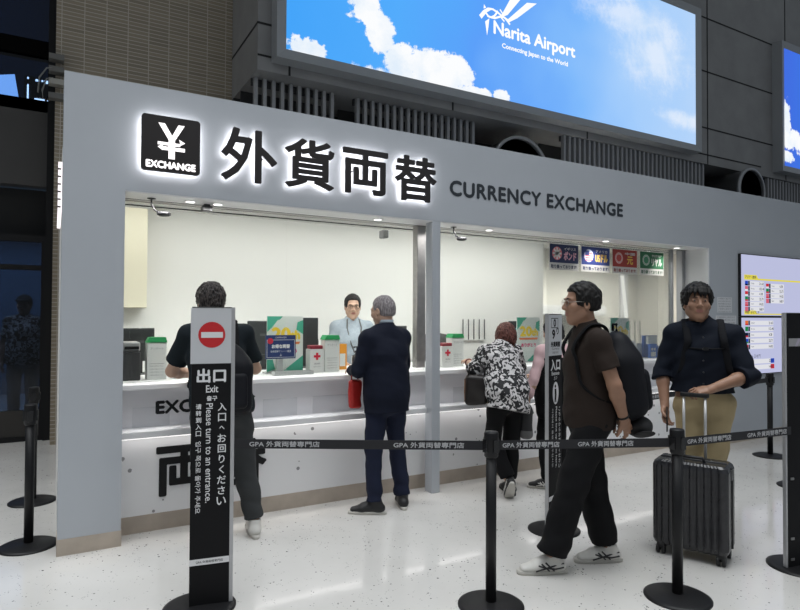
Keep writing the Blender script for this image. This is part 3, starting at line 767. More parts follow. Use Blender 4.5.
s5 = stanchion('black stanchion left of the booth, the farther one', -.162, 1.34, h=.90)
s6 = stanchion('black stanchion mostly hidden behind the sign at the right edge', 5.64, -1.37)
for s in (s1, s2, s3, s4, s5, s6): setup(s)
belt(s1, (.775, -1.115), (1.882, -1.765), first=.08, gap=.74, tl=.36)
belt(s2, (1.952, -1.795), (2.794, -2.175), first=.02, gap=.40, tl=.30)
belt(s2, (2.866, -2.20), (3.72, -2.30), first=.03, gap=.46, tl=.33)
belt(s3, (3.09, -1.10), (6.585, -.60), first=.30, gap=.80, tl=.36)
# ------------------------------------------------------------------ rate screens and notices on the right pillar
M_BEZEL = mat('black screen bezel', (.012, .012, .013), .3)
CW = [srgb(*c) for c in ((206, 210, 244), (245, 246, 252), (246, 232, 90), (60, 70, 90), (40, 80, 200), (215, 50, 60), (30, 140, 80), (240, 120, 60), (225, 110, 130), (20, 30, 60))]
SCR = [glow('screen tone %d' % i, c, .80) for i, c in enumerate(CW)]
def rate_screen(lab, x0, x1, z0, z1, upper):
    t = thing('rate_screen', lab, 'screen', (x0, -.003, z0), 0, 'rate screens on the booth pillar')
    w, h = x1-x0, z1-z0; Mq = front(0, -.0325, 0)
    MB().box((0, -.031, 0), (w, 0, h)).build('screen_case', M_BEZEL, t, bevel=.004)
    b = MB(); rect(b, .010, .010, w-.010, h-.010, 0, 0, Mq)
    tx = MB()
    def row(x, z, i, wd=.36, cols=((4, 2), (8, 5))):
        rect(b, x+.07, z, x+wd, z+.055, .0004, 1, Mq)
        c = [(4, 9), (8, 1), (5, 1), (6, 5), (8, 5), (8, 8)][i % 6] if upper else [(7, 5), (6, 6), (9, 5), (4, 6), (5, 9)][i % 5]
        rect(b, x, z, x+.062, z+.055, .0004, c[0], Mq); rect(b, x+.066, z, x+.10, z+.055, .0006, 3, Mq)
        rect(b, x+.0, z+.0, x+.062, z+.018, .0006, c[1], Mq)
        text(tx, ('Dollar', 'Krone', 'Franc', 'Peso', 'Rupee', 'Baht')[i % 6], x+.125, z+.018, None, .020, z=.0008, M=Mq)
        text(tx, ('152.40', '21.63', '168.9', '14.02', '22.71', '4.38')[(i*5+1) % 6], x+wd-.10, z+.012, None, .030, z=.0008, bold=.001, M=Mq)
    if upper:
        poly(b, [(.07, h-.25), (.33, h-.25), (.36, h-.29), (w-.04, h-.29), (w-.04, h-.31), (.07, h-.31)], .0004, 2, Mq)
        text(tx, 'アジア・欧州', .09, h-.295, None, .036, z=.0008, bold=.001, M=Mq)
        for i in range(6): row(.085, h-.38-.062*i, i, .40)
        for i in range(4): row(.53, h-.40-.062*i, i+2, .40)
        poly(b, [(.07, .022), (w-.04, .022), (w-.04, .035), (.33, .035), (.30, .075), (.07, .075)], .0004, 2, Mq)
        text(tx, '中東・オセアニア', .09, .032, None, .034, z=.0008, bold=.001, M=Mq)
    else:
        for i in range(5): row(.085, h-.10-.072*i, i, .60)
        rect(b, .07, .215, w-.06, .218, .0004, 0, Mq); text(tx, '外貨 → 日本円', .09, .20, None, .045, z=.0008, M=Mq)
        for i in range(2): row(.085, .13-.07*i, i+3, .60); rect(b, .62, .13-.07*i, .70, .185-.07*i, .0006, 4+i, Mq)
    b.build('lit_display', SCR, t); tx.build('display_text', mat('display ink', (.10, .11, .16), .5), t)
rate_screen('upper wide exchange rate screen on the grey pillar', 7.04, 8.42, 1.492, 2.243, True)
rate_screen('lower exchange rate screen directly under the wide one', 7.04, 8.07, .79, 1.486, False)
def notice(lab, x0, z0, x1, z1, lines):
    Mq = front(0, -.002, 0); xm = (x0+x1)/2
    t = thing('paper_notice', lab, 'paper', (xm, 0, z0), 0, 'paper notices on the right pillar')
    w, h = x1-x0, z1-z0
    MB().box((-w/2, -.0018, 0), (w/2, -.0002, h)).build('sheet', mat('notice paper', (.66, .67, .69), .7), t)
    b = MB()
    for i in range(lines): text(b, ('外貨両替のご案内です', 'お札のみ取り扱います', '営業時間 6:30-23:00', '手数料無料')[i % 4], 0, h*(1-(i+.6)/lines), w*.86, h/lines*.55, M=Mq, align='c')
    b.build('notice_text', mat('notice ink', (.22, .22, .24), .7), t)
notice('small paper notice on the grey pillar, above the wider one', 6.63, 1.535, 6.915, 1.715, 6)
notice('wide paper notice on the grey pillar beside the rate screens', 6.60, 1.335, 7.0, 1.50, 5)

# four small posters hung inside the right window
def currency_poster(lab, x0, x1, col, colname, head, big, sub, seal, bigcol):
    xm = (x0+x1)/2; w = x1-x0
    t = thing('currency_poster', lab, 'poster', (xm, .318, 1.955), 0, 'currency posters in the right window')
    Mq = front(0, -.0025, 0)
    MB().box((-w/2, -.002, -.0), (w/2, .002, .270)).build('sheet', mat('poster paper', (.58, .57, .54), .5), t)
    b = MB(); rect(b, -w/2+.006, .075, w/2-.006, .264, .0006, 0, Mq)
    disc(b, -w*.24, .17, .068, .0012, 1, Mq)
    b.build('poster_print', [mat(colname, col, .45), mat('seal '+seal, {'b': (.70, .22, .24), 'u': (.55, .56, .66), 'y': (.52, .07, .06), 's': (.05, .26, .13)}[seal], .45)], t)
    b = MB()
    if seal == 'b':
        for a in (0, 45, 90, 135):
            M2 = Mq @ Matrix.Translation((-w*.24, .17, 0)) @ Matrix.Rotation(R(a), 4, 'Z'); rect(b, -.06, -.010, .06, .010, .0016, 0, M2)
    elif seal == 'u':
        for k in range(4): rect(b, -w*.24-.05, .118+k*.024, -w*.24+.05, .128+k*.024, .0016, 1, Mq)
        rect(b, -w*.24-.055, .175, -w*.24+.005, .225, .0018, 2, Mq)
    else:
        for rr in (.060, .048):
            for k in range(20):
                a0, a1 = 2*math.pi*k/20, 2*math.pi*(k+1)/20
                poly(b, [(-w*.24+rr*math.cos(a0), .17+rr*math.sin(a0)), (-w*.24+(rr-.006)*math.cos(a0), .17+(rr-.006)*math.sin(a0)), (-w*.24+(rr-.006)*math.cos(a1), .17+(rr-.006)*math.sin(a1)), (-w*.24+rr*math.cos(a1), .17+rr*math.sin(a1))][::-1], .0016, 0, Mq)
    b.build('seal', [mat('seal white', (.72, .70, .68), .5), mat('seal red', (.60, .08, .08), .5), mat('seal navy', (.03, .05, .22), .5)], t)
    b = MB(); text(b, head, w*.20, .222, w*.40, .028, M=Mq, align='c', z=.0016, bold=.0015); b.build('poster_heading', mat('poster white ink', (.60, .59, .57), .5), t)
    b = MB(); text(b, big, w*.20, .150, w*.42 if len(big) > 1 else None, .085, M=Mq, align='c', z=.0016, bold=.004); b.build('currency_name', mat('currency ink '+bigcol, {'pink': (.75, .42, .50), 'gold': (.75, .50, .08), 'white': (.60, .60, .57)}[bigcol], .5), t)
    b = MB(); text(b, sub, 0, .036, w*.88, .036, M=Mq, align='c', z=.0006, bold=.0018); b.build('poster_caption', mat('caption '+colname, tuple(c*.6 for c in col), .5), t)
currency_poster('navy pound poster with union flag seal, first in the window', 4.318, 4.732, (.020, .030, .095), 'navy poster ink', 'イギリス', 'ポンド', '取り扱っております!', 'b', 'pink')
currency_poster('blue US dollar poster with stars and stripes seal', 4.768, 5.205, (.02, .04, .18), 'blue poster ink', 'アメリカ', 'USドル', '取り扱っております!', 'u', 'gold')
currency_poster('red poster with a golden 元 in the right window', 5.242, 5.648, (.34, .035, .026), 'red poster ink', '中国', '元', '取り扱っております!', 'y', 'gold')
currency_poster('green poster with white リヤル in the right window', 5.690, 6.105, (.013, .12, .045), 'green poster ink', 'サウジアラビア', 'リヤル', '取り扱っております!', 's', 'white')

# ------------------------------------------------------------------ cameras, downlights and cabinet
M_CCTV = mat('dark camera plastic', (.02, .02, .022), .35)
for lab, x, y, z in (('black ceiling camera on a curved arm at the left end of the opening', .53, .16, 2.274), ('black ceiling camera on a curved arm right of the square post', 3.03, .16, 2.274)):
    t = thing('security_camera', lab, 'camera', (x, y, z), 0, 'security cameras at the booth opening')
    MB().lathe([(.028, 0), (.028, -.012), (.012, -.016)][::-1]).build('mount', M_CCTV, t)
    MB().tube([(0, 0, -.01), (0, -.002, -.045), (.02, -.006, -.085), (.055, -.01, -.105)], .007).build('arm', M_CCTV, t)
    MB().lathe([(.001, .014), (.035, .010), (.046, 0), (.045, -.012), (.03, -.020), (.001, -.022)], c=(.08, -.01, -.105), n=20).build('camera_head', M_CCTV, t)
t = thing('security_camera', 'small boxy camera on the track under the kanji sign', 'camera', (.905, .20, 2.274), 0, 'security cameras at the booth opening')
MB().box((-.02, -.02, -.02), (.02, .02, 0)).build('mount', M_CCTV, t); MB().box((-.035, -.03, -.06), (.035, .04, -.02)).build('camera_head', M_CCTV, t, bevel=.006)
t = thing('security_camera', 'small pale camera hanging inside above the clerk', 'camera', (2.78, 1.0, 2.58), 0, 'security cameras at the booth opening')
MB().tube([(0, 0, 0), (0, 0, -.26)], .008).build('mount', mat('pale plastic', (.55, .54, .50), .5), t); MB().box((-.03, -.05, -.34), (.03, .05, -.26)).build('camera_head', mat('grey plastic', (.10, .10, .10), .4), t, bevel=.01)
DL = (('first from the left', .78), ('second from the left', .97), ('third from the left', 2.26), ('fourth from the left', 3.41), ('fifth from the left', 4.94), ('sixth from the left', 6.10))
for lab, x in DL:
    t = thing('downlight', 'small round white downlight in the booth soffit, '+lab, 'light', (x, .14, 2.274), 0, 'downlights in the booth soffit')
    MB().lathe([(.030, -.012), (.046, -.011), (.048, -.008)][::1], n=20).build('trim_ring', M_WHITE, t)
    MB().lathe([(.001, -.0135), (.030, -.0135), (.030, -.012)], n=20).build('lamp', glow('downlight lens', (1, .98, .94), 3), t)
    l = bpy.data.lights.new('downlight_beam', 'SPOT'); l.energy = 42 if x < 4 else 20; l.spot_size = R(100); l.spot_blend = .8; l.shadow_soft_size = .03; l.color = (1, .97, .93)
    o = bpy.data.objects.new('downlight_beam', l); COL.objects.link(o); o.location = (x, .14, 2.258); o.rotation_euler = (R(24), 0, 0)
t = thing('wall_cabinet', 'cream wall cabinet hanging at the left end inside the booth', 'cabinet', (.38, 1.86, 1.535))
MB().box((-.32, -.16, 0), (.32, .14, .94)).build('body', M_CREAM, t, bevel=.004)
MB().box((-.318, -.178, .004), (-.002, -.161, .936)).build('door', M_CREAM, t, bevel=.003); MB().box((.002, -.178, .004), (.318, -.161, .936)).build('door', M_CREAM, t, bevel=.003)

# ------------------------------------------------------------------ things on the counter
TOP = 1.0
M_PAPERW = mat('white card', (.74, .74, .73), .5)
M_GREEN = mat('green lid', (.025, .30, .10), .45)
M_REDP = mat('red print', (.62, .02, .05), .5)
def poster20(lab, x, y, rz=0):
    t = thing('counter_poster', lab, 'poster', (x, y, TOP), rz, '20th anniversary posters on the counter')
    w, h = .31, .455; Mq = front(0, -.0055, 0); K = h/.455
    MB().box((-w/2, -.004, .012), (w/2, .004, h+.012)).build('board', mat('poster grey green', (.64, .68, .65), .5), t)
    MB().box((-w/2-.02, -.05, 0), (w/2+.02, .05, .012)).build('stand_foot', mat('clear acrylic foot', (.45, .46, .46), .2), t)
    b = MB(); z0 = .012
    poly(b, [(-w/2, z0+h), (-w/2, z0+h-.13), (-.02, z0+h)], .0006, M=Mq); poly(b, [(w/2, z0+h-.03), (w/2-.05, z0+h-.05), (w/2-.06, z0+h-.11), (w/2, z0+h-.15)][::-1], .0006, M=Mq)
    poly(b, [(-w/2, z0), (-w/2+.07, z0+.02), (-w/2+.05, z0+.10), (-w/2, z0+.10)], .0006, M=Mq); poly(b, [(w/2, z0), (w/2, z0+.13), (-.02, z0)], .0006, M=Mq)
    b.build('leaf_print', mat('poster green', (.055, .36, .24), .5), t)
    b = MB()
    for k in range(3): poly(b, [(-w/2+.02+.03*k, z0+h-.12), (-w/2+.03+.03*k, z0+h-.12), (-w/2+.10+.03*k, z0+h-.03), (-w/2+.09+.03*k, z0+h-.03)], .001, M=Mq)
    b.build('streak_print', mat('pale streak', (.60, .68, .62), .5), t)
    b = MB(); text(b, '20', -.035, .322, .15, .095, z=.0014, bold=.008, M=Mq, align='c'); text(b, 'th', .085, .312, .078, .07, z=.0014, bold=.006, M=Mq, align='c'); b.build('number_print', mat('poster yellow', (.85, .60, .03), .5), t)
    b = MB(); poly(b, [(-.12, .235), (.12, .235), (.13, .255), (-.13, .255)], .001, M=Mq); b.build('ribbon_print', mat('poster orange', (.72, .20, .06), .5), t)
    b = MB(); text(b, 'ありがとう', 0, .180, .20, .038, z=.0012, bold=.002, M=Mq, align='c'); b.build('thanks_print', mat('poster magenta', (.62, .06, .16), .5), t)
    return t
poster20('20th anniversary poster behind the small navy sign', 1.63, .58)
poster20('20th anniversary poster between the patterned shirt and the entrance sign', 4.275, .58)
poster20('20th anniversary poster behind the black backpack of the man in brown', 5.60, .52)
t = thing('counter_sign', 'small navy sign propped in front of the 20th poster', 'sign', (1.555, .50, TOP))
MB().box((-.02, -.03, 0), (.02, .03, .13)).box((-.07, -.05, 0), (.07, .05, .008)).build('sign_foot', mat('clear acrylic foot', (.45, .46, .46), .2), t)
MB().box((-.125, -.036, .125), (.125, -.03, .315)).build('sign_board', mat('navy print', (.010, .032, .14), .4), t)
Mq = front(0, -.0365, 0)
b = MB(); rect(b, -.116, .135, .116, .138, .0006, 0, Mq); rect(b, -.116, .275, .116, .278, .0006, 0, Mq); rect(b, .113, .135, .116, .278, .0006, 0, Mq); rect(b, -.116, .135, -.113, .278, .0006, 0, Mq)
text(b, 'お得な両替', .0, .225, .15, .030, z=.0008, bold=.002, M=Mq, align='c'); text(b, '会員登録で レート優遇', 0, .185, .17, .018, z=.0008, M=Mq, align='c'); text(b, '↓', 0, .155, None, .022, z=.0008, M=Mq, align='c'); text(b, 'CAMPAIGN', 0, .296, .09, .013, z=.0008, M=Mq, align='c')
b.build('sign_print', M_SIGNWHITE, t)
b = MB(); disc(b, -.088, .268, .024, .0012, 0, Mq); b.build('red_badge', M_REDP, t)

def cross_box(lab, x, y):
    t = thing('donation_box', lab, 'box', (x, y, TOP), 0, 'donation boxes on the counter')
    MB().box((-.062, -.05, 0), (.062, .05, .195)).build('body', M_PAPERW, t, bevel=.004)
    MB().box((-.055, -.043, .195), (.055, .043, .225)).build('lid', mat('dark red lid', (.28, .03, .05), .4), t, bevel=.006)
    Mq = front(0, -.0508, 0)
    b = MB(); poly(b, [(-.010, .105), (.010, .105), (.010, .125), (.030, .125), (.030, .145), (.010, .145), (.010, .165), (-.010, .165), (-.010, .145), (-.030, .145), (-.030, .125), (-.010, .125)], .0006, M=Mq); b.build('red_cross', M_REDP, t)
    b = MB(); text(b, '募金箱', 0, .075, .05, .016, z=.0006, M=Mq, align='c'); text(b, 'ご協力ください', 0, .05, .07, .011, z=.0006, M=Mq, align='c'); b.build('box_text', mat('grey ink', (.20, .20, .22), .6), t)
def green_box(lab, x, y, h=.27):
    t = thing('survey_box', lab, 'box', (x, y, TOP), 0, 'white boxes with green lids on the counter')
    MB().box((-.068, -.05, 0), (.068, .05, h)).build('body', mat('white survey box', (.68, .69, .68), .5), t, bevel=.003)
    b = MB(); b.prism([(-.072, h), (.072, h), (.060, h+.038), (-.050, h+.038)], -.054, .054, M=Matrix(((1, 0, 0, 0), (0, 0, -1, 0), (0, 1, 0, 0), (0, 0, 0, 1)))); b.build('lid', M_GREEN, t)
    Mq = front(0, -.0508, 0); b = MB()
    text(b, 'アンケート', 0, h-.045, .09, .018, z=.0006, M=Mq, align='c'); rect(b, -.05, h*.42, .05, h*.43, .0006, 0, Mq)
    for k in range(4): text(b, 'ご意見をお聞かせください', 0, h*.36-k*.022, .10, .009, z=.0006, M=Mq, align='c')
    b.build('box_text', mat('grey ink', (.20, .20, .22), .6), t)
cross_box('white red cross donation box right of the 20th poster by the clerk', 1.87, .52)
cross_box('white red cross donation box just right of the square post', 3.15, .47)
green_box('white green-lidded box beside the donation box near the clerk', 2.02, .55)
green_box('white green-lidded box at the left end of the counter', .625, .55)
green_box('white green-lidded box left of the patterned shirt', 3.30, .52)
t = thing('card_printer', 'grey and black desktop printer at the left end of the counter', 'printer', (.455, .58, TOP))
MB().box((-.068, -.10, 0), (.058, .12, .205)).build('body', mat('dark grey plastic', (.045, .045, .048), .4), t, bevel=.008)
MB().box((-.064, -.09, .206), (.056, .11, .275)).build('paper_tray', mat('silver grey plastic', (.34, .34, .35), .4), t, bevel=.012)
MB().box((-.05, -.108, .225), (.045, -.091, .245)).build('slot', M_BLACK, t)
t = thing('computer_monitor', 'dark monitor seen behind the printer at the left end of the counter', 'monitor', (.57, 1.12, .985))
def monitor(t, w, h, z, th=.03):
    MB().box((-w/2, -th/2, z), (w/2, th/2, z+h)).build('screen_case', mat('monitor plastic', (.018, .02, .021), .4), t, bevel=.006)
    MB().box((-.03, -.02, .012), (.03, .02, z)).build('neck', mat('monitor plastic', (.018, .02, .021), .4), t)
    MB().box((-.11, -.08, 0), (.11, .08, .012)).build('foot', mat('monitor plastic', (.018, .02, .021), .4), t)
    MB().box((-.04, -th/2-.002, z+h*.55), (.04, -th/2, z+h*.62)).build('vent_plate', mat('vent grey', (.06, .06, .062), .5), t)
monitor(t, .24, .27, .11)
t = thing('back_desk', 'pale inner desk behind the counter where the clerk stands', 'desk', (2.9, 1.02, 0))
MB().box((-2.5, -.09, .94), (2.85, .28, .985)).build('desk_top', M_WHITE, t, bevel=.003)
for x in (-2.47, -.9, .9, 2.79): MB().box((x, -.06, 0), (x+.03, .25, .94)).build('leg', M_ALU, t)
t = thing('computer_monitor', 'black monitor behind the 20th poster, left of the clerk', 'monitor', (1.93, 1.10, .985)); monitor(t, .40, .30, .17)
t = thing('computer_monitor', 'black monitor half hidden behind the 20th poster', 'monitor', (1.60, 1.06, .985)); monitor(t, .30, .30, .14)
t = thing('computer_monitor', 'dark monitor edge showing behind the man in the navy suit', 'monitor', (2.93, 1.10, .985)); monitor(t, .34, .22, .17)
t = thing('computer_monitor', 'dark monitor behind the second 20th poster', 'monitor', (4.62, 1.06, .985)); monitor(t, .40, .30, .14)
t = thing('office_chair', 'dark rounded office chair back behind the counter left of the clerk', 'chair', (2.10, 1.52, 0))
def office_chair(t):
    SDF((-.3, -.1, .6), (.3, .15, 1.32), .01).box((0, 0, 1.0), (.20, .045, .26), r=.04).ell((0, 0, 1.2), (.19, .05, .08), k=.05).build('backrest', mat('charcoal mesh', (.035, .036, .037), .8), t)
    MB().box((-.22, .02, .45), (.22, .42, .52)).build('seat', mat('charcoal mesh', (.035, .036, .037), .8), t, bevel=.03); MB().box((-.03, .0, .40), (.03, .03, .85)).build('back_bar', M_BLACK, t)
    MB().lathe([(.025, .05), (.025, .45)], c=(0, .2, 0)).build('column', M_BLACK, t)
    for k in range(5):
        a = 2*math.pi*k/5+.3; MB().tube([(0, .2, .09), (.26*math.cos(a), .2+.26*math.sin(a), .05)], [.025, .015]).lathe([(.001, -.025), (.025, -.02), (.025, .02), (.001, .025)], c=(.26*math.cos(a), .2+.26*math.sin(a), .025), n=12).build('leg', M_BLACK, t)
office_chair(t)
t = thing('office_chair', 'dark rounded office chair back behind the boxes right of the square post', 'chair', (3.72, 1.50, 0)); office_chair(t)
t = thing('pen_cup', 'clear cup of pens beside the green-lidded box at left', 'cup', (.775, .52, TOP))
MB().lathe([(.030, 0), (.033, .075), (.030, .075), (.027, .004)]).build('cup', mat('clear grey plastic', (.30, .30, .31), .2), t)
for k in range(7):
    a = k*.9; MB().tube([(.012*math.cos(a), .012*math.sin(a), .005), (.028*math.cos(a), .028*math.sin(a), .12+.02*math.sin(k*3))], .0045, 6).build('pen', mat(('black pen', 'blue pen', 'grey pen')[k % 3], ((.02, .02, .02), (.03, .04, .15), (.2, .2, .2))[k % 3], .4), t)
t = thing('leaflet_pack', 'orange and white pack of leaflets by the clerk', 'leaflets', (2.17, .66, TOP))
MB().box((-.05, -.02, 0), (.05, .02, .225)).build('leaflets', mat('orange print', (.75, .30, .03), .5), t); b = MB(); rect(b, -.018, .03, .035, .14, .0006, 0, front(0, -.0208, 0)); b.build('white_print', M_PAPERW, t)
t = thing('sanitizer_bottle', 'dark pump bottle on the counter in front of the clerk', 'bottle', (2.30, .60, TOP))
MB().lathe([(.001, 0), (.042, .0), (.044, .01), (.044, .10), (.040, .125), (.016, .135), (.016, .15), (.020, .152), (.020, .165), (.001, .167)]).build('bottle_body', mat('smoked plastic', (.05, .05, .052), .25), t)
MB().tube([(0, 0, .16), (0, 0, .20), (-.035, -.01, .198)], .007).build('pump', M_BLACK, t)
t = thing('paper_sheet', 'white paper lying on the counter beside the suited man', 'paper', (2.52, .45, TOP)); MB().box((-.10, -.07, 0), (.10, .07, .002)).build('sheet', M_PAPERW, t)
t = thing('coin_tray', 'shallow clear tray on the counter below the navy sign', 'tray', (1.63, .385, TOP))
MB().box((-.16, -.045, 0), (.16, .045, .004)).build('tray_base', mat('clear tray', (.50, .50, .50), .15), t)
b = MB(); b.box((-.16, -.045, .004), (-.156, .045, .03)).box((.156, -.045, .004), (.16, .045, .03)).box((-.156, -.045, .004), (.156, -.041, .03)).box((-.156, .041, .004), (.156, .045, .03)); b.build('tray_rim', mat('clear tray rim', (.58, .58, .58), .12), t)
t = thing('teal_folder', 'teal folder standing behind the woman in the patterned shirt', 'folder', (4.42, 1.02, .985)); MB().box((-.13, -.015, 0), (.13, .015, .36)).build('folder', mat('teal card', (.10, .34, .36), .5), t)
t = thing('yellow_note', 'yellow note card above the counter left of the entrance sign', 'card', (4.78, .80, TOP)); MB().box((-.006, -.006, 0), (.006, .006, .40)).build('stem', M_ALU, t); MB().box((-.06, -.01, .40), (.06, -.006, .50)).build('card', mat('yellow card', (.80, .72, .02), .5), t)
t = thing('leaflet_rack', 'clear rack with rods behind the counter, near the navy shirted man', 'rack', (5.92, .56, TOP))
MB().box((-.16, -.06, 0), (.16, .06, .01)).build('rack_base', mat('clear acrylic foot', (.45, .46, .46), .2), t)
for k in range(4): MB().tube([(-.14+.09*k, .04, .01), (-.14+.09*k, .04, .43)], .006, 6).build('rod', mat('grey rod', (.22, .22, .22), .4), t)
for k, x in enumerate((-.10, .02)): MB().box((x-.045, -.04, .01), (x+.045, -.01, .20-.03*k)).build('holder', mat('frosted pocket', (.60, .60, .62), .25), t)
t = thing('wall_grille', 'row of dark vertical rods on the white wall above the bending woman', 'grille', (4.62, 2.0, 1.17))
for k in range(5): MB().tube([(-.17+.085*k, -.02, 0), (-.17+.085*k, -.02, .27)], .007, 6).build('rod', mat('dark rod', (.09, .09, .09), .5), t)
MB().box((-.18, -.028, .0), (.18, .0, .012)).build('bracket', mat('pale bracket', (.6, .6, .58), .5), t)
t = thing('leaflet_display', 'blue and white leaflet display beside the navy shirted man', 'leaflets', (6.10, .46, TOP))
MB().box((-.12, .03, 0), (.12, .06, .26)).build('back_card', mat('blue leaflet', (.035, .10, .38), .4), t)
MB().box((-.12, -.03, .16), (.04, .0, .255)).build('leaflet', M_PAPERW, t); MB().box((-.14, -.07, 0), (-.02, -.045, .165)).build('leaflet', mat('bright blue leaflet', (.05, .16, .60), .4), t)
MB().box((.0, -.06, 0), (.11, -.035, .14)).build('leaflet', mat('blue leaflet', (.035, .10, .38), .4), t)
b = MB(); rect(b, -.125, .02, -.04, .075, .0, 0, front(0, -.0715, 0)); rect(b, -.12, .09, -.09, .12, .0, 0, front(0, -.0715, 0)); rect(b, -.075, .09, -.045, .12, .0, 0, front(0, -.0715, 0)); b.build('leaflet_print', M_PAPERW, t)
MB().box((-.15, -.08, -.0), (.13, .07, .004)).build('tray', mat('clear tray', (.50, .50, .50), .15), t)
# reflections in the right window, built as a glowing tube and a white box
t = thing('tube_reflection', 'slanting white window reflection built as a glowing tube, right of the posters', 'lamp', (8.55, 2.96, .9), 0)
MB().tube([(.12, 0, .45), (.0, 0, 1.30)], .035, 10).build('tube', glow('window reflection glow', (1, .98, .92), 1.3), t); MB().box((-.03, .0, .4), (.16, .04, 1.36)).build('reflection_backing', M_WHITE, t)
t = thing('reflection_band', 'long white window reflection built as a box under the currency posters', 'reflection', (7.1, 2.85, 1.50)); MB().box((-.75, -.15, 0), (.75, .15, .16)).build('band_body', M_WHITE, t, bevel=.004); MB().box((-.75, -.16, .02), (.75, -.151, .14)).build('band_front', M_WHITE, t)
# ------------------------------------------------------------------ people
SKIN = {'a': mat('skin light', (.50, .315, .225), .5, var=.05, vscale=25), 'b': mat('skin tan', (.33, .180, .115), .5, var=.05, vscale=25)}
M_LIP = mat('lips', (.36, .15, .12), .45)
def m_hair(name, col, hi):
    m = bpy.data.materials.new(name); m.use_nodes = True; nt = m.node_tree; b = nt.nodes['Principled BSDF']; L = nt.links.new
    tc = nt.nodes.new('ShaderNodeTexCoord'); mp = nt.nodes.new('ShaderNodeMapping'); mp.inputs['Scale'].default_value = (1, 1, .22)
    n = nt.nodes.new('ShaderNodeTexNoise'); n.inputs['Scale'].default_value = 120; n.inputs['Detail'].default_value = 5; n.inputs['Distortion'].default_value = .6
    L(tc.outputs['Object'], mp.inputs[0]); L(mp.outputs[0], n.inputs['Vector'])
    r = nt.nodes.new('ShaderNodeValToRGB'); r.color_ramp.elements[0].position = .42; r.color_ramp.elements[0].color = (*col, 1); r.color_ramp.elements[1].position = .68; r.color_ramp.elements[1].color = (*hi, 1)
    L(n.outputs['Fac'], r.inputs[0]); L(r.outputs[0], b.inputs['Base Color']); b.inputs['Roughness'].default_value = .55; b.inputs['Specular IOR Level'].default_value = .25
    bp = nt.nodes.new('ShaderNodeBump'); bp.inputs['Strength'].default_value = .7; bp.inputs['Distance'].default_value = .006; L(n.outputs['Fac'], bp.inputs['Height']); L(bp.outputs[0], b.inputs['Normal'])
    return m
M_HAIRB = m_hair('black hair', (.006, .0055, .0055), (.016, .014, .013))
M_HAIRW = m_hair('wavy dark hair', (.008, .007, .007), (.085, .07, .065))
M_HAIRG = m_hair('grey hair', (.17, .155, .16), (.40, .36, .37))
M_HAIRR = m_hair('reddish brown hair', (.055, .018, .013), (.20, .075, .058))
M_EYEW = mat('eye white', (.30, .27, .25), .5, spec=.1); M_IRIS = mat('dark iris', (.012, .008, .006), .2)
DEF = dict(pelvis=(0, 0, .93), chest=(0, .01, 1.22), neck=(0, -.01, 1.425), head=(0, .02, 1.572),
           shL=(-.163, 0, 1.358), elL=(-.225, -.02, 1.105), wrL=(-.225, .05, .86), shR=(.163, 0, 1.358), elR=(.225, -.02, 1.105), wrR=(.225, .05, .86),
           hipL=(-.088, 0, .89), knL=(-.10, .025, .49), anL=(-.105, -.02, .085), hipR=(.088, 0, .89), knR=(.10, .025, .49), anR=(.105, -.02, .085))
V3 = lambda v: np.array(v, float)
def unit(v): v = V3(v); return v/np.linalg.norm(v)
def lerp(a, b, t): return V3(a)+(V3(b)-V3(a))*t

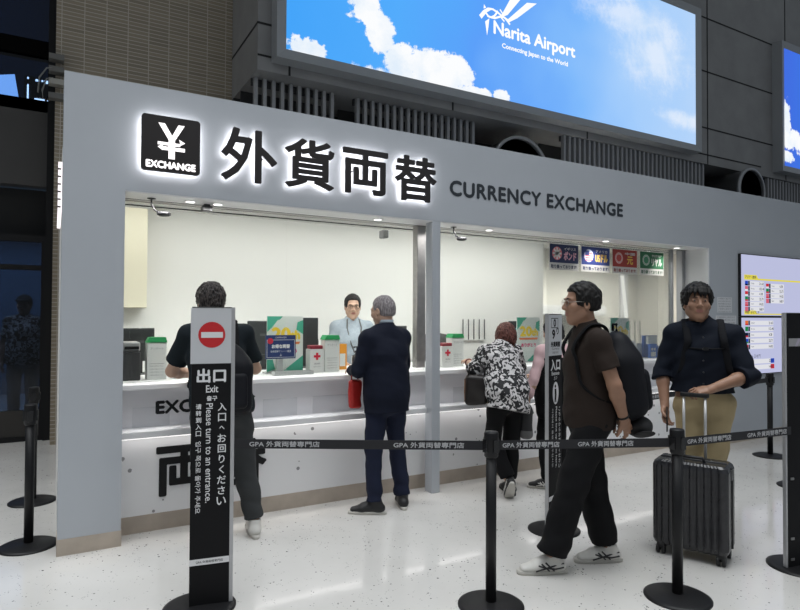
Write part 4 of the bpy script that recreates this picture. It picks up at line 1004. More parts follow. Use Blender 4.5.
class Person:
    def __init__(s, label, x, y, rz, H, J, skin='a', hy=0, hp=0, hroll=0, girth=1., group=None):
        s.root = thing('person', label, 'person', (x, y, 0), R(rz), group)
        s.s = H/1.70; s.girth = girth
        P = dict(DEF); P.update(J); s.J = {k: V3(v)*s.s for k, v in P.items()}
        s.skin = SKIN[skin]; s.hands = {}
        s.Hm = np.array((Matrix.Rotation(R(hy), 3, 'Z') @ Matrix.Rotation(R(-hp), 3, 'X') @ Matrix.Rotation(R(hroll), 3, 'Y')))
    def hp(s, v): return s.J['head']+s.Hm @ (V3(v)*s.s)
    def rights(s):
        return unit(s.J['hipR']-s.J['hipL']), unit(s.J['shR']-s.J['shL'])
    def bounds(s, pad=.16):
        A = np.array(list(s.J.values())+[s.hp((0, 0, .14)), s.hp((0, .13, 0))])
        lo = A.min(0)-pad; hi = A.max(0)+pad; lo[2] = max(lo[2], -.01); return lo, hi
    def torso(s, g, off, k=.05, low=None, fat=0.):
        J = s.J; hr, sr = s.rights(); S = s.s; G = s.girth; o = off
        w = lerp(J['pelvis'], J['chest'], .48); top = lerp(J['chest'], J['neck'], .62)
        lowp = J['pelvis']-unit(J['chest']-J['pelvis'])*(.045*S) if low is None else V3(low)
        g.econe(lowp, J['pelvis'], (.158*S*G+o+fat, .112*S*G+o+fat), (.155*S*G+o+fat, .112*S*G+o+fat), hr, k)
        g.econe(J['pelvis'], w, (.155*S*G+o+fat, .112*S*G+o+fat), (.142*S*G+o+fat, .104*S*G+o+fat), hr, k)
        g.econe(w, J['chest'], (.142*S*G+o+fat, .104*S*G+o+fat), (.158*S*G+o, .116*S*G+o), sr, k)
        g.econe(J['chest'], top, (.158*S*G+o, .116*S*G+o), (.125*S*G+o, .082*S+o), sr, k)
        for a in ('shL', 'shR'):
            g.cone(J['neck']-(0, 0, .015*S), J[a]+(0, 0, .006*S), .046*S+o*.5, .043*S+o*.6, .05)
            g.cone(lerp(J['chest'], J[a], .35), J[a], .075*S+o*.5, .046*S+o*.6, .05)
    def body(s, hands, h=.0048, face=True):
        """one continuous figure: torso, limbs, hands with five fingers, neck and head"""
        J = s.J; S = s.s; lo, hi = s.bounds(); g = SDF(lo, hi, h)
        s.torso(g, -.008)
        for q in 'LR':
            sh, el, wr = J['sh'+q], J['el'+q], J['wr'+q]
            g.cone(sh, el, .047*S, .038*S, .02); m = lerp(el, wr, .3)
            g.cone(el, m, .038*S, .040*S, .02); g.cone(m, wr, .040*S, .0265*S, .02)
            hi_, kn, an = J['hip'+q], J['kn'+q], J['an'+q]
            g.cone(hi_, kn, .080*S, .053*S, .03); c = lerp(kn, an, .3)
            g.cone(kn, c, .052*S, .054*S, .02); g.cone(c, an, .054*S, .036*S, .02)
            s.hand(g, wr, q, *hands[q])
        # neck and head
        hp = s.hp
        g.cone(J['neck']-(0, 0, .03*S), hp((0, -.022, -.06)), .058*S, .052*S, .03)
        E = lambda c, r, k=.02, op='add': g.ell(hp(c), [x*S for x in r], s.Hm, k, op)
        C = lambda a, b, ra, rb, k=.01, op='add': g.cone(hp(a), hp(b), ra*S, rb*S, k, op)
        E((0, -.014, .035), (.075, .094, .086)); E((0, .024, -.030), (.059, .066, .082), .03)
        C((0, .030, -.070), (0, .062, -.096), .036, .021, .03)
        C((-.045, .0, -.055), (0, .055, -.092), .026, .020, .03); C((.045, .0, -.055), (0, .055, -.092), .026, .020, .03)
        for q in (-1, 1):
            E((q*.043, .062, -.018), (.024, .022, .022), .02); C((q*.012, .084, .030), (q*.044, .070, .028), .010, .009, .015)
            E((q*.032, .093, .010), (.017, .012, .011), .010, 'sub'); E((q*.032, .078, .010), (.0155, .0105, .0125), .004)
            E((q*.078, -.008, -.008), (.010, .020, .031), .008); E((q*.084, -.004, -.006), (.006, .010, .018), .005, 'sub')
            E((q*.012, .098, -.026), (.010, .011, .009), .008)
        C((0, .084, .018), (0, .106, -.020), .0085, .0125, .010)
        E((0, .078, -.052), (.028, .014, .020), .015)
        C((-.018, .0865, -.051), (.018, .0865, -.051), .0062, .0062, .006); C((-.016, .0855, -.062), (.016, .0855, -.062), .0068, .0068, .006)
        C((-.022, .096, -.0565), (.022, .096, -.0565), .0022, .0022, .004, 'sub')
        Hm, hc = s.Hm, J['head']
        def pick(c):
            q = (c-hc) @ Hm/S
            return (np.abs(q[:, 0]) < .024) & (q[:, 1] > .080) & (np.abs(q[:, 2]+.057) < .012*(1-(q[:, 0]/.026)**2))
        g.build('body', [s.skin, M_LIP], s.root, pick)
        if face:
            for q in (-1, 1):
                b = MB(); Mw = Matrix.Translation(hp((q*.032, .0825, .0105))) @ Matrix([list(r) for r in s.Hm]).to_4x4()
                b.lathe([(.0001, -.0045), (.008, -.0038), (.0118, 0), (.008, .0038), (.0001, .0045)], n=14, M=Mw @ Matrix.Diagonal((S, .50*S, .62*S, 1)))
                b.lathe([(.0001, .0), (.0056, .0), (.0048, .0022), (.0001, .0026)], n=12, mi=1, M=Mw @ Matrix.Translation((0, .0058*S, 0)) @ Matrix.Rotation(R(-90), 4, 'X'))
                b.build('eye', [M_EYEW, M_IRIS], s.root)
                MB().tube([hp((q*.014, .0945, .030)), hp((q*.030, .0915, .035)), hp((q*.048, .078, .030))], [.0028, .0036, .002], 6).build('eyebrow', M_HAIRB if s.hair != M_HAIRG else M_HAIRG, s.root)
    hair = M_HAIRB
    def hand(s, g, wr, q, d, n, curl=25, spread=4, thumb=.5, curls=None):
        """palm, four unequal fingers and a thumb leaving the side of the palm; d = pointing, n = palm facing"""
        S = s.s; d = unit(d); n = V3(n)-d*(V3(n) @ d); n = unit(n); u = np.cross(d, n)*(1 if q == 'R' else -1)
        at = lambda a, b, c: wr+(d*a+u*b+n*c)*S
        g.econe(at(-.01, 0, 0), at(.035, 0, 0), (.027*S, .021*S), (.034*S, .0155*S), u, .012)
        g.econe(at(.035, 0, 0), at(.078, 0, .002), (.034*S, .0155*S), (.038*S, .012*S), u, .012)
        for i, (off, L) in enumerate(((.0315, .066), (.0105, .075), (-.0105, .069), (-.0315, .053))):
            p = at(.084-.006*(i == 3), off, .002); a = R((curls[i] if curls else curl)*.55); sp = R((1.5-i)*spread)
            base = d*math.cos(sp)+u*math.sin(sp); r = .0084
            for f in (.46, .31, .25):
                dv = base*math.cos(a)+n*math.sin(a); e = p+dv*L*f*S
                g.cone(p, e, r*S, (r-.0009)*S, .003); p = e; r -= .0009; a += R(curls[i] if curls else curl)
        p = at(.018, .022, .004); dv = unit(d*.75+u*.75+n*thumb*.5); e = p+dv*.044*S; g.cone(p, e, .0145*S, .0105*S, .010)
        dv2 = unit(d*.95+u*.25+n*thumb); f = e+dv2*.030*S; g.cone(e, f, .0102*S, .0092*S, .004); g.cone(f, f+unit(d*.9+n*thumb*1.3)*.022*S, .0090*S, .0072*S, .004)
    def make_hair(s, m, vol=.0, fringe=.072, nape=-.065, side=-.012, shag=.006, seed=0., bob=0., part=0., tufts=0, h=.0042):
        S = s.s; c = s.hp((0, -.01, .0)); g = SDF(c-.17*S, c+.19*S, h)
        def nz(X, Y, Z):
            return -shag*(.40*np.sin(70*X+3*np.sin(41*Y+seed)+seed)*np.sin(63*Y+2.5*np.sin(52*Z))+.35*np.sin(118*X+2*np.sin(77*Z)+seed*2)*np.sin(97*Z+2*np.sin(88*Y+seed))+.25*np.sin(171*Y+3*np.sin(66*X))*np.sin(143*Z+seed))
        g.ell(s.hp((0, -.016, .040)), [(.083+vol)*S, (.102+vol)*S, (.092+vol)*S], s.Hm, .01, noise=nz)
        if not tufts and not bob: g.box(s.hp((0, .118, fringe-.13)), [.13*S, .042*S, .146*S], s.Hm, .012*S, .02, 'sub')
        if bob:
            g.ell(s.hp((0, -.030, -.030)), [(.086+vol)*S, (.088+vol)*S, bob*S], s.Hm, .04, noise=nz)
        else:
            g.ell(s.hp((0, -.045, -.005)), [(.073+vol*.5)*S, (.066+vol*.5)*S, .080*S], s.Hm, .03, noise=nz)
        B = lambda cc, hh, r=.012, k=.012: g.box(s.hp(cc), [x*S for x in hh], s.Hm, r*S, k, 'sub')
        B((0, .125, fringe-.15), (.075, .075, .15)); B((0, .105, side-.15), (.14, .105 if not bob else .075, .15))
        B((0, -.1, nape-.15), (.2, .13, .15), .01, .02)
        rnd = random.Random(int(seed*10)+3)
        for k in range(tufts):
            x = -.064+.128*(k+.5)/tufts+rnd.uniform(-.006, .006); y = .094-6.5*x*x; L_ = rnd.uniform(.030, .052)*(1+4*abs(x)); dx = rnd.uniform(-.016, .016)
            g.cone(s.hp((x, y-.012, fringe+.022)), s.hp((x+dx*.4, y+.004, fringe-.004)), .013*S, .011*S, .006); g.cone(s.hp((x+dx*.4, y+.004, fringe-.004)), s.hp((x+dx, y+.002, fringe+.010-L_)), .0105*S, .0025*S, .004)
        if part: g.cone(s.hp((.02*part, .09, .11)), s.hp((.03*part, -.02, .142)), .010*S, .006*S, .015, 'sub')
        s.hair = m
        return g.build('hair', m, s.root)
    def shirt(s, m, name='shirt', off=.014, sleeve=.5, hem=None, hemn=None, fat=.0, cuff=None, collar=True, vneck=.0, seed=0., fold=.0045, sl=(.056, .055), h=.0065, low=None, rolled=False, pick=None, mats=None):
        J = s.J; S = s.s; lo, hi = s.bounds(.14); g = SDF((lo[0], lo[1], .35), hi, h)
        s.torso(g, off, low=low, fat=fat); s.off = off
        if collar:
            g.cone(J['neck']-(0, 0, .02), lerp(J['neck'], s.hp((0, -.02, -.07)), .62), .074*S, .066*S, .02)
        g.warp(folds(fold*1.7, .95, seed)); g.warp(folds(fold*.6, 2.1, seed+1))
        up = unit(J['chest']-J['pelvis']) if hemn is None else unit(hemn)
        hz = J['pelvis']-up*.10*S if hem is None else V3(hem)*S
        g.cut(hz, -up)
        hd = unit(s.hp((0, 0, 0))-J['neck']); tp = lerp(J['neck'], s.hp((0, -.02, -.07)), .55 if collar else .05)
        X, Y, Z = g.P((slice(None),)*3)
        f = SDF((lo[0], lo[1], .35), hi, h)
        for q in 'LR':
            sh, el, wr = J['sh'+q], J['el'+q], J['wr'+q]; t = sleeve[q] if isinstance(sleeve, dict) else sleeve
            a, b_ = sl[0]*S, sl[1]*S
            def flat(p0, p1, r0, r1):
                e = SDF((lo[0], lo[1], .35), hi, h); e.cone(p0, p1, r0, r1, 0); e.cut(p1, unit(V3(p1)-V3(p0))); f.D = np.minimum(f.D, e.D)
            if t <= 1: f.cone(sh, sh+(el-sh)*.05, a, a, .01); flat(sh, lerp(sh, el, t), a, b_)
            else:
                f.cone(sh, el, a, b_, .02); flat(el, lerp(el, wr, t-1), b_, (b_-.004 if rolled else b_*.80))
                if rolled: flat(lerp(el, wr, t-1.22), lerp(el, wr, t-1), b_+.004, b_+.006)
        f.warp(folds(fold*1.6, 1.5, seed+2))
        hh = np.maximum(.025-np.abs(g.D-f.D), 0)/.025; g.D = np.minimum(g.D, f.D)-hh*hh*.025*.25
        # neckline
        d = (X-tp[0])*hd[0]+(Y-tp[1])*hd[1]+(Z-tp[2])*hd[2]
        near = np.sqrt((X-tp[0])**2+(Y-tp[1])**2+(Z-tp[2])**2) < .12*S
        g.D = np.where(near, np.maximum(g.D, d), g.D).astype(np.float32)
        if vneck: g.cone(J['neck']+V3((0, .085, .03))*S, J['neck']+V3((0, .10, .03-vneck))*S, .032*S, .008*S, .01, 'sub')
        s.shirt_g = g
        return g.build(name, mats or m, s.root, pick)
    def trousers(s, m, waist=None, off=.012, knee=.070, hemr=.066, hemz=.10, seed=1., fold=.005, h=.0065, name='trousers', end=1.0):
        J = s.J; S = s.s; lo, hi = s.bounds(.12); wz = (1.0*S if waist is None else waist)
        g = SDF(lo, (hi[0], hi[1], wz+.12), h); hr, sr = s.rights(); G = s.girth
        g.econe(J['pelvis']-(0, 0, .06*S), lerp(J['pelvis'], J['chest'], .4), (.160*S*G+off*.5, .120*S*G+off*.5), (.150*S*G+off*.5, .110*S*G+off*.5), hr, .04)
        for q in 'LR':
            a, k_, b_ = J['hip'+q], J['kn'+q], J['an'+q]; b_ = lerp(k_, b_, end)
            g.cone(a, k_, .092*S+off*.4, knee*S, .035); g.cone(k_, b_, knee*S, hemr*S, .02)
        g.warp(folds(fold*1.5, 1.0, seed)); g.warp(folds(fold*.5, 2.2, seed+2))
        X, Y, Z = g.P((slice(None),)*3)
        lowm = np.clip(1-(Z-.08*S)/(.22*S), 0, 1); g.D = (g.D+lowm*.006*np.sin(52*Z+14*X+seed+9*Y)).astype(np.float32)
        up = unit(J['chest']-J['pelvis']); g.cut(lerp(J['pelvis'], J['chest'], .30) if waist is None else (0, 0, wz), up)
        for q in 'LR':
            k_, b_ = J['kn'+q], lerp(J['kn'+q], J['an'+q], end); dd = unit(b_-k_)
            d = (X-b_[0])*dd[0]+(Y-b_[1])*dd[1]+(Z-b_[2])*dd[2]
            near = np.sqrt((X-b_[0])**2+(Y-b_[1])**2+(Z-b_[2])**2) < .13*S
            g.D = np.where(near, np.maximum(g.D, d), g.D).astype(np.float32)
        return g.build(name, m, s.root)
    def belt_strip(s, m, t=.27, w=.018, grow=.012):
        J = s.J; S = s.s; hr, sr = s.rights(); up = unit(J['chest']-J['pelvis']); c = lerp(J['pelvis'], J['chest'], t)
        fw = np.cross(up, hr); b = MB(); n = 40; vs = []
        for k in range(n):
            a = 2*math.pi*k/n; e = hr*math.cos(a)*(.152*S*s.girth+grow)+fw*math.sin(a)*(.113*S*s.girth+grow)
            for r, zz in ((.99, -w), (1.02, -w), (1.02, w), (.99, w)): vs.append(c+e*r+up*zz)
        b.add(vs, [(k*4+j, k*4+(j+1) % 4, ((k+1) % n)*4+(j+1) % 4, ((k+1) % n)*4+j) for k in range(n) for j in range(4)], 0, False)
        return b.build('waist_belt', m, s.root)
    def shoe(s, q, toe, m, msole, stripes=None, pitch=0., low=True, collar=None):
        """toe = heading in degrees from straight ahead (+ to own left); pitch raises the heel"""
        S = s.s; an = s.J['an'+q]
        M = Matrix.Rotation(R(toe), 4, 'Z') @ Matrix.Rotation(R(-pitch), 4, 'X')
        M = Matrix.Translation(an) @ M @ Matrix.Translation((0, 0, -.085*S)) @ Matrix.Diagonal((S*1.04, S*1.08, S, 1))
        g = SDF((-.08, -.12, 0), (.08, .22, .16), .0045)
        g.econe((0, -.048, .046), (0, .085, .042), (.036, .034), (.043, .032), (1, 0, 0), .01); g.econe((0, .085, .040), (0, .150, .030), (.043, .032), (.034, .022), (1, 0, 0), .01)
        g.cone((0, -.03, .05), (0, -.018, .098), .036, .040, .02); g.cone((0, .0, .088), (0, .07, .060), .030, .028, .02)
        g.cut((0, 0, .018), (0, 0, -1)); g.cut((0, -.02, .112), (0, .15, 1))
        g.cone((0, -.018, .100), (0, -.022, .15), .030, .034, .004, 'sub')
        o = g.build('shoe', m, s.root); o.matrix_local = M
        pts = []
        for k in range(28):
            a = 2*math.pi*k/28; y = .048+.140*math.sin(a); w = .041*abs(math.cos(a))**.55*(1 if math.cos(a) > 0 else -1)*(.88+.16*math.sin(a+.3)); pts.append((w, y))
        MB().prism(pts, .0, .024, smooth=True).build('sole', msole, o)
        if stripes:
            for e in (-1, 1):
                b = MB()
                def sd(y, z): return (e*(.0385+.005*min(1, max(0, (y+.05)/.13))-max(0, z-.045)*.42+.002), y, z)
                for ln in (((-.005, .028), (.020, .052), (.040, .072)), ((.022, .028), (.045, .050), (.062, .066)), ((-.060, .066), (-.01, .056), (.050, .040), (.095, .028)), ((-.058, .046), (-.01, .038), (.045, .046), (.080, .058))):
                    b.tube([sd(*p) for p in ln], .0046, 6)
                b.build('side_stripes', stripes, o)
            b = MB()
            for k in range(4): b.tube([(-.022, .030+.016*k, .092-.010*k), (.022, .030+.016*k, .092-.010*k)], .004, 6)
            b.build('laces', m, o)
        return o
    def w(s, v):
        """person-local point -> world"""
        bpy.context.view_layer.update(); return s.root.matrix_world @ Vector(v)

def backpack(label, P, c, half, m, ms, tilt=0, straps=True, chest=False, pocket=True):
    """pack on the back of P; c = centre of the pack in the wearer's coordinates"""
    c = V3(c); base = c-V3((0, 0, half[2])); wpt = P.w(base)
    t = thing('backpack', label, 'backpack', wpt, P.root.rotation_euler.z)
    rot = Matrix.Rotation(R(tilt), 3, 'X'); z0 = V3((0, 0, half[2]))
    g = SDF(z0-half-.08, z0+half+.08, .007)
    g.box(z0-V3((0, .0, half[2]*.22)), (half[0], half[1], half[2]*.78), rot, min(half)*.8, .02); g.ell(z0+V3((0, half[1]*.18, half[2]*.42)), (half[0]*.84, half[1]*.86, half[2]*.60), rot, .07)
    g.warp(folds(.006, .9, 3.))
    g.build('pack_body', m, t)
    if pocket:
        g = SDF(z0-half-.10, z0+half+.08, .007); g.box(z0+V3((0, -half[1]*.85, -half[2]*.30)), (half[0]*.72, half[1]*.42, half[2]*.48), rot, half[1]*.35, .02); g.warp(folds(.004, 1.2, 1.)); g.build('front_pocket', m, t)
    b = MB(); b.tube([V3((-.03, half[1]*.35, half[2]*2+.0)), V3((-.03, half[1]*.35, half[2]*2+.04)), V3((.03, half[1]*.35, half[2]*2+.04)), V3((.03, half[1]*.35, half[2]*2))], .008); b.build('haul_loop', ms, t)
    if straps:
        S = P.s; L = lambda v: V3(v)-base
        for q in (-1, 1):
            sh = P.J['shL' if q < 0 else 'shR']; nk = P.J['neck']; mid = lerp(nk, sh, .60); ch = P.J['chest']; pv = P.J['pelvis']
            top = mid+V3((0, .0, .085))*S
            rx, ry = .158*S*P.girth+P.off, .116*S*P.girth+P.off
            def surf(x, z, grow=.010): return V3((q*x*S, ch[1]+(ry+grow)*math.sqrt(max(.02, 1-(x*S/(rx+grow))**2)), ch[2]+z*S))
            pts = [V3((q*.075*S, c[1]+half[1]*.9, c[2]+half[2]*.70)), mid+V3((0, -.070, .036))*S, mid+V3((0, -.015, .066))*S, mid+V3((0, .050, .045))*S, surf(.105, .095, .014), surf(.118, .02), surf(.130, -.06), surf(.150, -.13), V3((q*(rx+.004), ch[1]-.02, ch[2]-.20*S)), V3((q*half[0]*.85, c[1]+half[1]*.6, c[2]-half[2]*.60))]
            g = SDF(L(np.min(pts, 0)-.06), L(np.max(pts, 0)+.06), .006); rr = unit(P.J['shR']-P.J['shL'])
            fine = []
            for i in range(len(pts)-1):
                for u_ in np.linspace(0, 1, 6, endpoint=False):
                    p0, p1, p2, p3 = pts[max(i-1, 0)], pts[i], pts[i+1], pts[min(i+2, len(pts)-1)]
                    fine.append(L(.5*((2*p1)+(-p0+p2)*u_+(2*p0-5*p1+4*p2-p3)*u_**2+(-p0+3*p1-3*p2+p3)*u_**3)))
            fine.append(L(pts[-1])); g.path(fine, .02, .0015, (.025*S, .0085, rr)); g.build('shoulder_strap', ms, t)
        if chest:
            y = P.J['chest'][1]+.116*S*P.girth+P.off+.014; z = P.J['chest'][2]+.04*S
            MB().tube([L((-.112*S, y-.030, z)), L((-.05, y-.004, z-.003)), L((0, y, z-.004)), L((.05, y-.004, z-.003)), L((.112*S, y-.030, z))], .006).build('chest_strap', ms, t)
            b = MB(); q = L((0, y, z)); b.box((q[0]-.016, q[1]-.008, q[2]-.014), (q[0]+.016, q[1]+.012, q[2]+.008)); b.build('buckle', M_BLACKGLOSS, t)
    return t

def specs(P, m):
    b = MB()
    for q in (-1, 1):
        ring = [P.hp((q*.033+.024*math.cos(a), .1025-.006*abs(math.cos(a)), .008+.018*math.sin(a))) for a in np.linspace(0, 2*math.pi, 21)]
        b.tube(ring, .0018, 5); b.tube([P.hp((q*.057, .096, .012)), P.hp((q*.078, .05, .014)), P.hp((q*.082, -.005, .010))], .0018, 5)
    b.tube([P.hp((-.010, .103, .011)), P.hp((0, .106, .014)), P.hp((.010, .103, .011))], .0018, 5)
    b.build('glasses', m, P.root)

C_NAVYSUIT = mat('navy suit cloth', (.0065, .009, .020), .75, spec=.18, bump=.15, bscale=300)
C_NAVYTR = mat('navy trouser cloth', (.012, .016, .036), .75, spec=.18, bump=.15, bscale=300)
C_BLACKT = mat('black teal jersey', (.010, .015, .019), .8, spec=.18, bump=.2, bscale=250)
C_GREYTR = mat('dark grey trouser cloth', (.045, .048, .050), .8, spec=.18, bump=.2, bscale=200)
C_BLACKTR = mat('black trouser cloth', (.006, .006, .007), .75, spec=.18, bump=.15, bscale=250)
C_NAVYSH = mat('dark navy shirt cloth', (.0065, .0095, .018), .75, spec=.18, bump=.15, bscale=260)
C_BROWN = mat('dark brown shirt cloth', (.026, .018, .0145), .8, spec=.18, bump=.2, bscale=260)
C_KHAKI = mat('khaki chino cloth', (.46, .365, .21), .8, spec=.18, var=.08, vscale=6, bump=.2, bscale=220)
C_PALE = mat('pale blue shirt cloth', (.30, .345, .39), .75, spec=.18, var=.08, vscale=50, bump=.15, bscale=260)
C_PINK = mat('pale pink sleeve cloth', (.68, .47, .48), .75, spec=.18, bump=.15, bscale=260)
C_PACK = mat('black pack nylon', (.0075, .008, .011), .55, spec=.18, bump=.25, bscale=220)
C_PACK2 = mat('charcoal pack nylon', (.016, .017, .020), .6, spec=.18, bump=.25, bscale=220)
C_STRAP = mat('black webbing', (.006, .006, .007), .8, spec=.15)
S_WHITE = mat('white shoe leather', (.60, .585, .55), .5); S_SOLEW = mat('off white sole', (.52, .50, .46), .6); S_BLACK = mat('black shoe', (.012, .012, .013), .5); S_SOLEB = mat('dark sole', (.02, .02, .02), .7)
def m_pattern():
    m = bpy.data.materials.new('white cloth with black flowers'); m.use_nodes = True; nt = m.node_tree; b = nt.nodes['Principled BSDF']; L = nt.links.new
    tc = nt.nodes.new('ShaderNodeTexCoord'); n = nt.nodes.new('ShaderNodeTexNoise'); n.inputs['Scale'].default_value = 24; n.inputs['Detail'].default_value = 1.6; n.inputs['Distortion'].default_value = 1.2
    L(tc.outputs['Object'], n.inputs['Vector']); r = nt.nodes.new('ShaderNodeValToRGB'); r.color_ramp.interpolation = 'LINEAR'
    r.color_ramp.elements[0].position = .480; r.color_ramp.elements[0].color = (.62, .60, .60, 1); r.color_ramp.elements[1].position = .500; r.color_ramp.elements[1].color = (.010, .010, .012, 1)
    L(n.outputs['Fac'], r.inputs['Fac']); L(r.outputs['Color'], b.inputs['Base Color']); b.inputs['Roughness'].default_value = .7
    return m
C_FLOWER = m_pattern()

# --- the man in the navy suit at the counter
P = Person('grey haired man in navy suit standing at the counter', 2.170, -.195, 12, 1.64,
           dict(shL=(-.172, .03, 1.352), shR=(.172, .01, 1.352), elL=(-.240, .06, 1.105), wrL=(-.115, .31, 1.085), elR=(.265, .10, 1.11), wrR=(.10, .38, 1.085), head=(-.0, .055, 1.565), neck=(0, .02, 1.425), chest=(0, .02, 1.23),
                knL=(-.115, .02, .49), anL=(-.125, .0, .085), knR=(.12, .02, .49), anR=(.155, -.02, .085)), hy=12, hp=12, girth=1.02)
P.make_hair(M_HAIRG, vol=-.004, nape=-.055, shag=.004, seed=2)
P.body({'L': ((.5, .8, -.1), (0, 0, -1), 20), 'R': ((-.5, .8, -.1), (0, 0, -1), 25)})
P.shirt(C_NAVYSUIT, 'suit_jacket', off=.022, sleeve=1.93, hem=(0, 0, .775), hemn=(0, .05, 1), sl=(.062, .056), fold=.004, seed=1, low=(0, 0, .74), fat=.012)
MB().lathe([(.058, 0), (.060, .03), (.057, .034), (.053, .032)], c=tuple(lerp(P.J['neck'], P.hp((0, -.02, -.07)), .50)), n=24).build('shirt_collar', mat('pale collar', (.40, .46, .52), .7), P.root)
P.trousers(C_NAVYTR, hemz=.08, knee=.068, hemr=.060, seed=3, end=.96)
P.shoe('L', 44, S_BLACK, S_SOLEW); P.shoe('R', -32, S_BLACK, S_SOLEW)
wp = P.w((-.175, .17, .765)); t = thing('hand_bag', 'small red bag hanging at the suited man\'s left side', 'bag', wp, R(12))
g = SDF((-.10, -.06, -.02), (.10, .06, .28), .007); g.box((0, 0, .11), (.055, .028, .11), r=.024); g.warp(folds(.006, 1.5, 1)); g.build('bag_body', mat('red nylon', (.50, .022, .018), .5), t)
MB().tube([(-.03, 0, .20), (-.028, .01, .29), (0, .01, .335), (.028, .01, .29), (.03, 0, .20)], .006).build('bag_handle', mat('red webbing', (.36, .02, .02), .6), t)

# --- the man with the backpack behind the exit sign
P = Person('man in black T-shirt with backpack leaning on the counter behind the exit sign', .915, -.215, -2, 1.70,
           dict(pelvis=(0, -.06, .92), chest=(-.02, .03, 1.21), neck=(-.035, .06, 1.410), head=(-.045, .11, 1.55), shL=(-.195, .05, 1.345), shR=(.165, .05, 1.345), elL=(-.275, .19, 1.10), wrL=(-.10, .42, 1.055), elR=(.275, .17, 1.10), wrR=(.10, .42, 1.055),
                hipL=(-.09, -.06, .88), hipR=(.09, -.06, .88), knL=(-.10, .03, .49), anL=(-.06, -.0, .085), knR=(.17, .03, .49), anR=(.235, .01, .085)), hp=22)
P.make_hair(M_HAIRW, vol=.012, nape=-.085, shag=.010, seed=5)
P.body({'L': ((.6, .75, 0), (0, 0, -1), 25), 'R': ((-.6, .75, 0), (0, 0, -1), 25)})
P.shirt(C_BLACKT, off=.018, sleeve=.72, collar=False, sl=(.060, .072), seed=4, fat=.012)
P.trousers(C_GREYTR, knee=.076, hemr=.066, seed=5, fold=.007, end=.92)
P.shoe('L', 8, S_WHITE, S_SOLEW); P.shoe('R', -6, S_WHITE, S_SOLEW)
backpack('black backpack on the man behind the exit sign', P, (.0, -.20, 1.075), (.155, .085, .23), C_PACK, C_STRAP, tilt=-8)

# --- the clerk
P = Person('clerk with glasses and lanyard in a pale blue shirt behind the counter', 2.655, 1.46, 168, 1.70,
           dict(elL=(-.24, .02, 1.11), wrL=(-.16, .22, 1.02), elR=(.24, .02, 1.11), wrR=(.16, .22, 1.02), neck=(0, .0, 1.425), head=(0, .035, 1.568)), hy=-8, hp=8, girth=1.03)
P.make_hair(M_HAIRB, vol=.004, fringe=.076, shag=.005, seed=1)
P.body({'L': ((.3, .9, -.2), (0, 0, -1), 25), 'R': ((-.3, .9, -.2), (0, 0, -1), 25)})
P.shirt(C_PALE, off=.018, sleeve=1.85, sl=(.056, .054), vneck=.07, seed=2, fat=.006)
P.trousers(C_BLACKTR, seed=2); P.shoe('L', 10, S_BLACK, S_SOLEB); P.shoe('R', -10, S_BLACK, S_SOLEB)
specs(P, M_BLACK)
b = MB()
for q in (-1, 1): b.tube([(q*.062, .055, 1.44), (q*.075, .118, 1.35), (q*.05, .150, 1.22), (q*.006, .153, 1.10)], .007, 6)
b.build('lanyard', mat('checked lanyard', (.10, .10, .10), .6), P.root)
MB().box((-.035, .146, 1.0), (.035, .152, 1.10)).build('name_card', M_PAPERW, P.root)

# --- the woman in the patterned shirt
P = Person('woman with reddish brown hair in black and white patterned shirt bending over the counter', 3.215, -.315, -8, 1.555,
           dict(pelvis=(-.0, -.06, .935), chest=(.035, .10, 1.185), neck=(.095, .20, 1.335), head=(.185, .275, 1.41), shL=(-.095, .17, 1.285), shR=(.225, .19, 1.275), elL=(-.20, .20, 1.125), wrL=(-.15, .41, 1.175), elR=(.32, .26, 1.12), wrR=(.18, .47, 1.12),
                hipL=(-.095, -.06, .89), hipR=(.085, -.06, .89), knL=(-.125, .0, .49), anL=(-.02, -.12, .15), knR=(.085, .02, .49), anR=(.08, .03, .085)), hy=-28, hp=24, girth=1.02)
P.make_hair(M_HAIRR, vol=.014, fringe=.05, nape=-.10, shag=.005, seed=3, bob=.110)
P.body({'L': ((.15, .9, .15), (.3, 0, -1), 35), 'R': ((-.4, .8, 0), (0, 0, -1), 30)})
P.shirt(C_FLOWER, off=.025, sleeve={'L': 1.25, 'R': 1.3}, sl=(.066, .078), hem=(0, 0, .76), hemn=(.22, .10, 1), low=(-.01, -.10, .72), fat=.008, seed=6, fold=.009, collar=False)
P.trousers(C_BLACKTR, knee=.074, hemr=.066, seed=7, end=.88)
P.shoe('L', -20, S_BLACK, S_SOLEW, pitch=48, stripes=S_WHITE); P.shoe('R', -8, S_BLACK, S_SOLEB)
MB().lathe([(.032, -.010), (.036, -.008), (.036, .008), (.032, .010)], M=Matrix.Translation(Vector(lerp(P.J['elL'], P.J['wrL'], .90))) @ Vector(P.J['wrL']-P.J['elL']).to_track_quat('Z', 'Y').to_matrix().to_4x4(), n=20).build('bracelet', mat('brown beads', (.20, .07, .05), .4), P.root)
wp = P.w((-.205, .10, .735)); t = thing('hand_bag', 'dark brown handbag hanging at the bending woman\'s elbow', 'bag', wp, R(-40))
g = SDF((-.18, -.10, -.03), (.18, .10, .30), .008); g.box((0, 0, .125), (.095, .045, .125), r=.035); g.warp(folds(.008, 1., 2)); g.build('bag_body', mat('dark brown leather', (.012, .008, .007), .45), t)
for q in (-1, 1): MB().tube([(-.07, q*.035, .23), (-.06, q*.02, .31), (0, q*.0, .35), (.06, q*.02, .31), (.07, q*.035, .23)], .007).build('bag_handle', mat('dark brown leather', (.012, .008, .007), .45), t)
MB().tube([(-.096, -.02, .03), (-.098, -.03, .12), (-.096, -.02, .22)], .005).build('piping', mat('tan piping', (.25, .12, .06), .5), t)

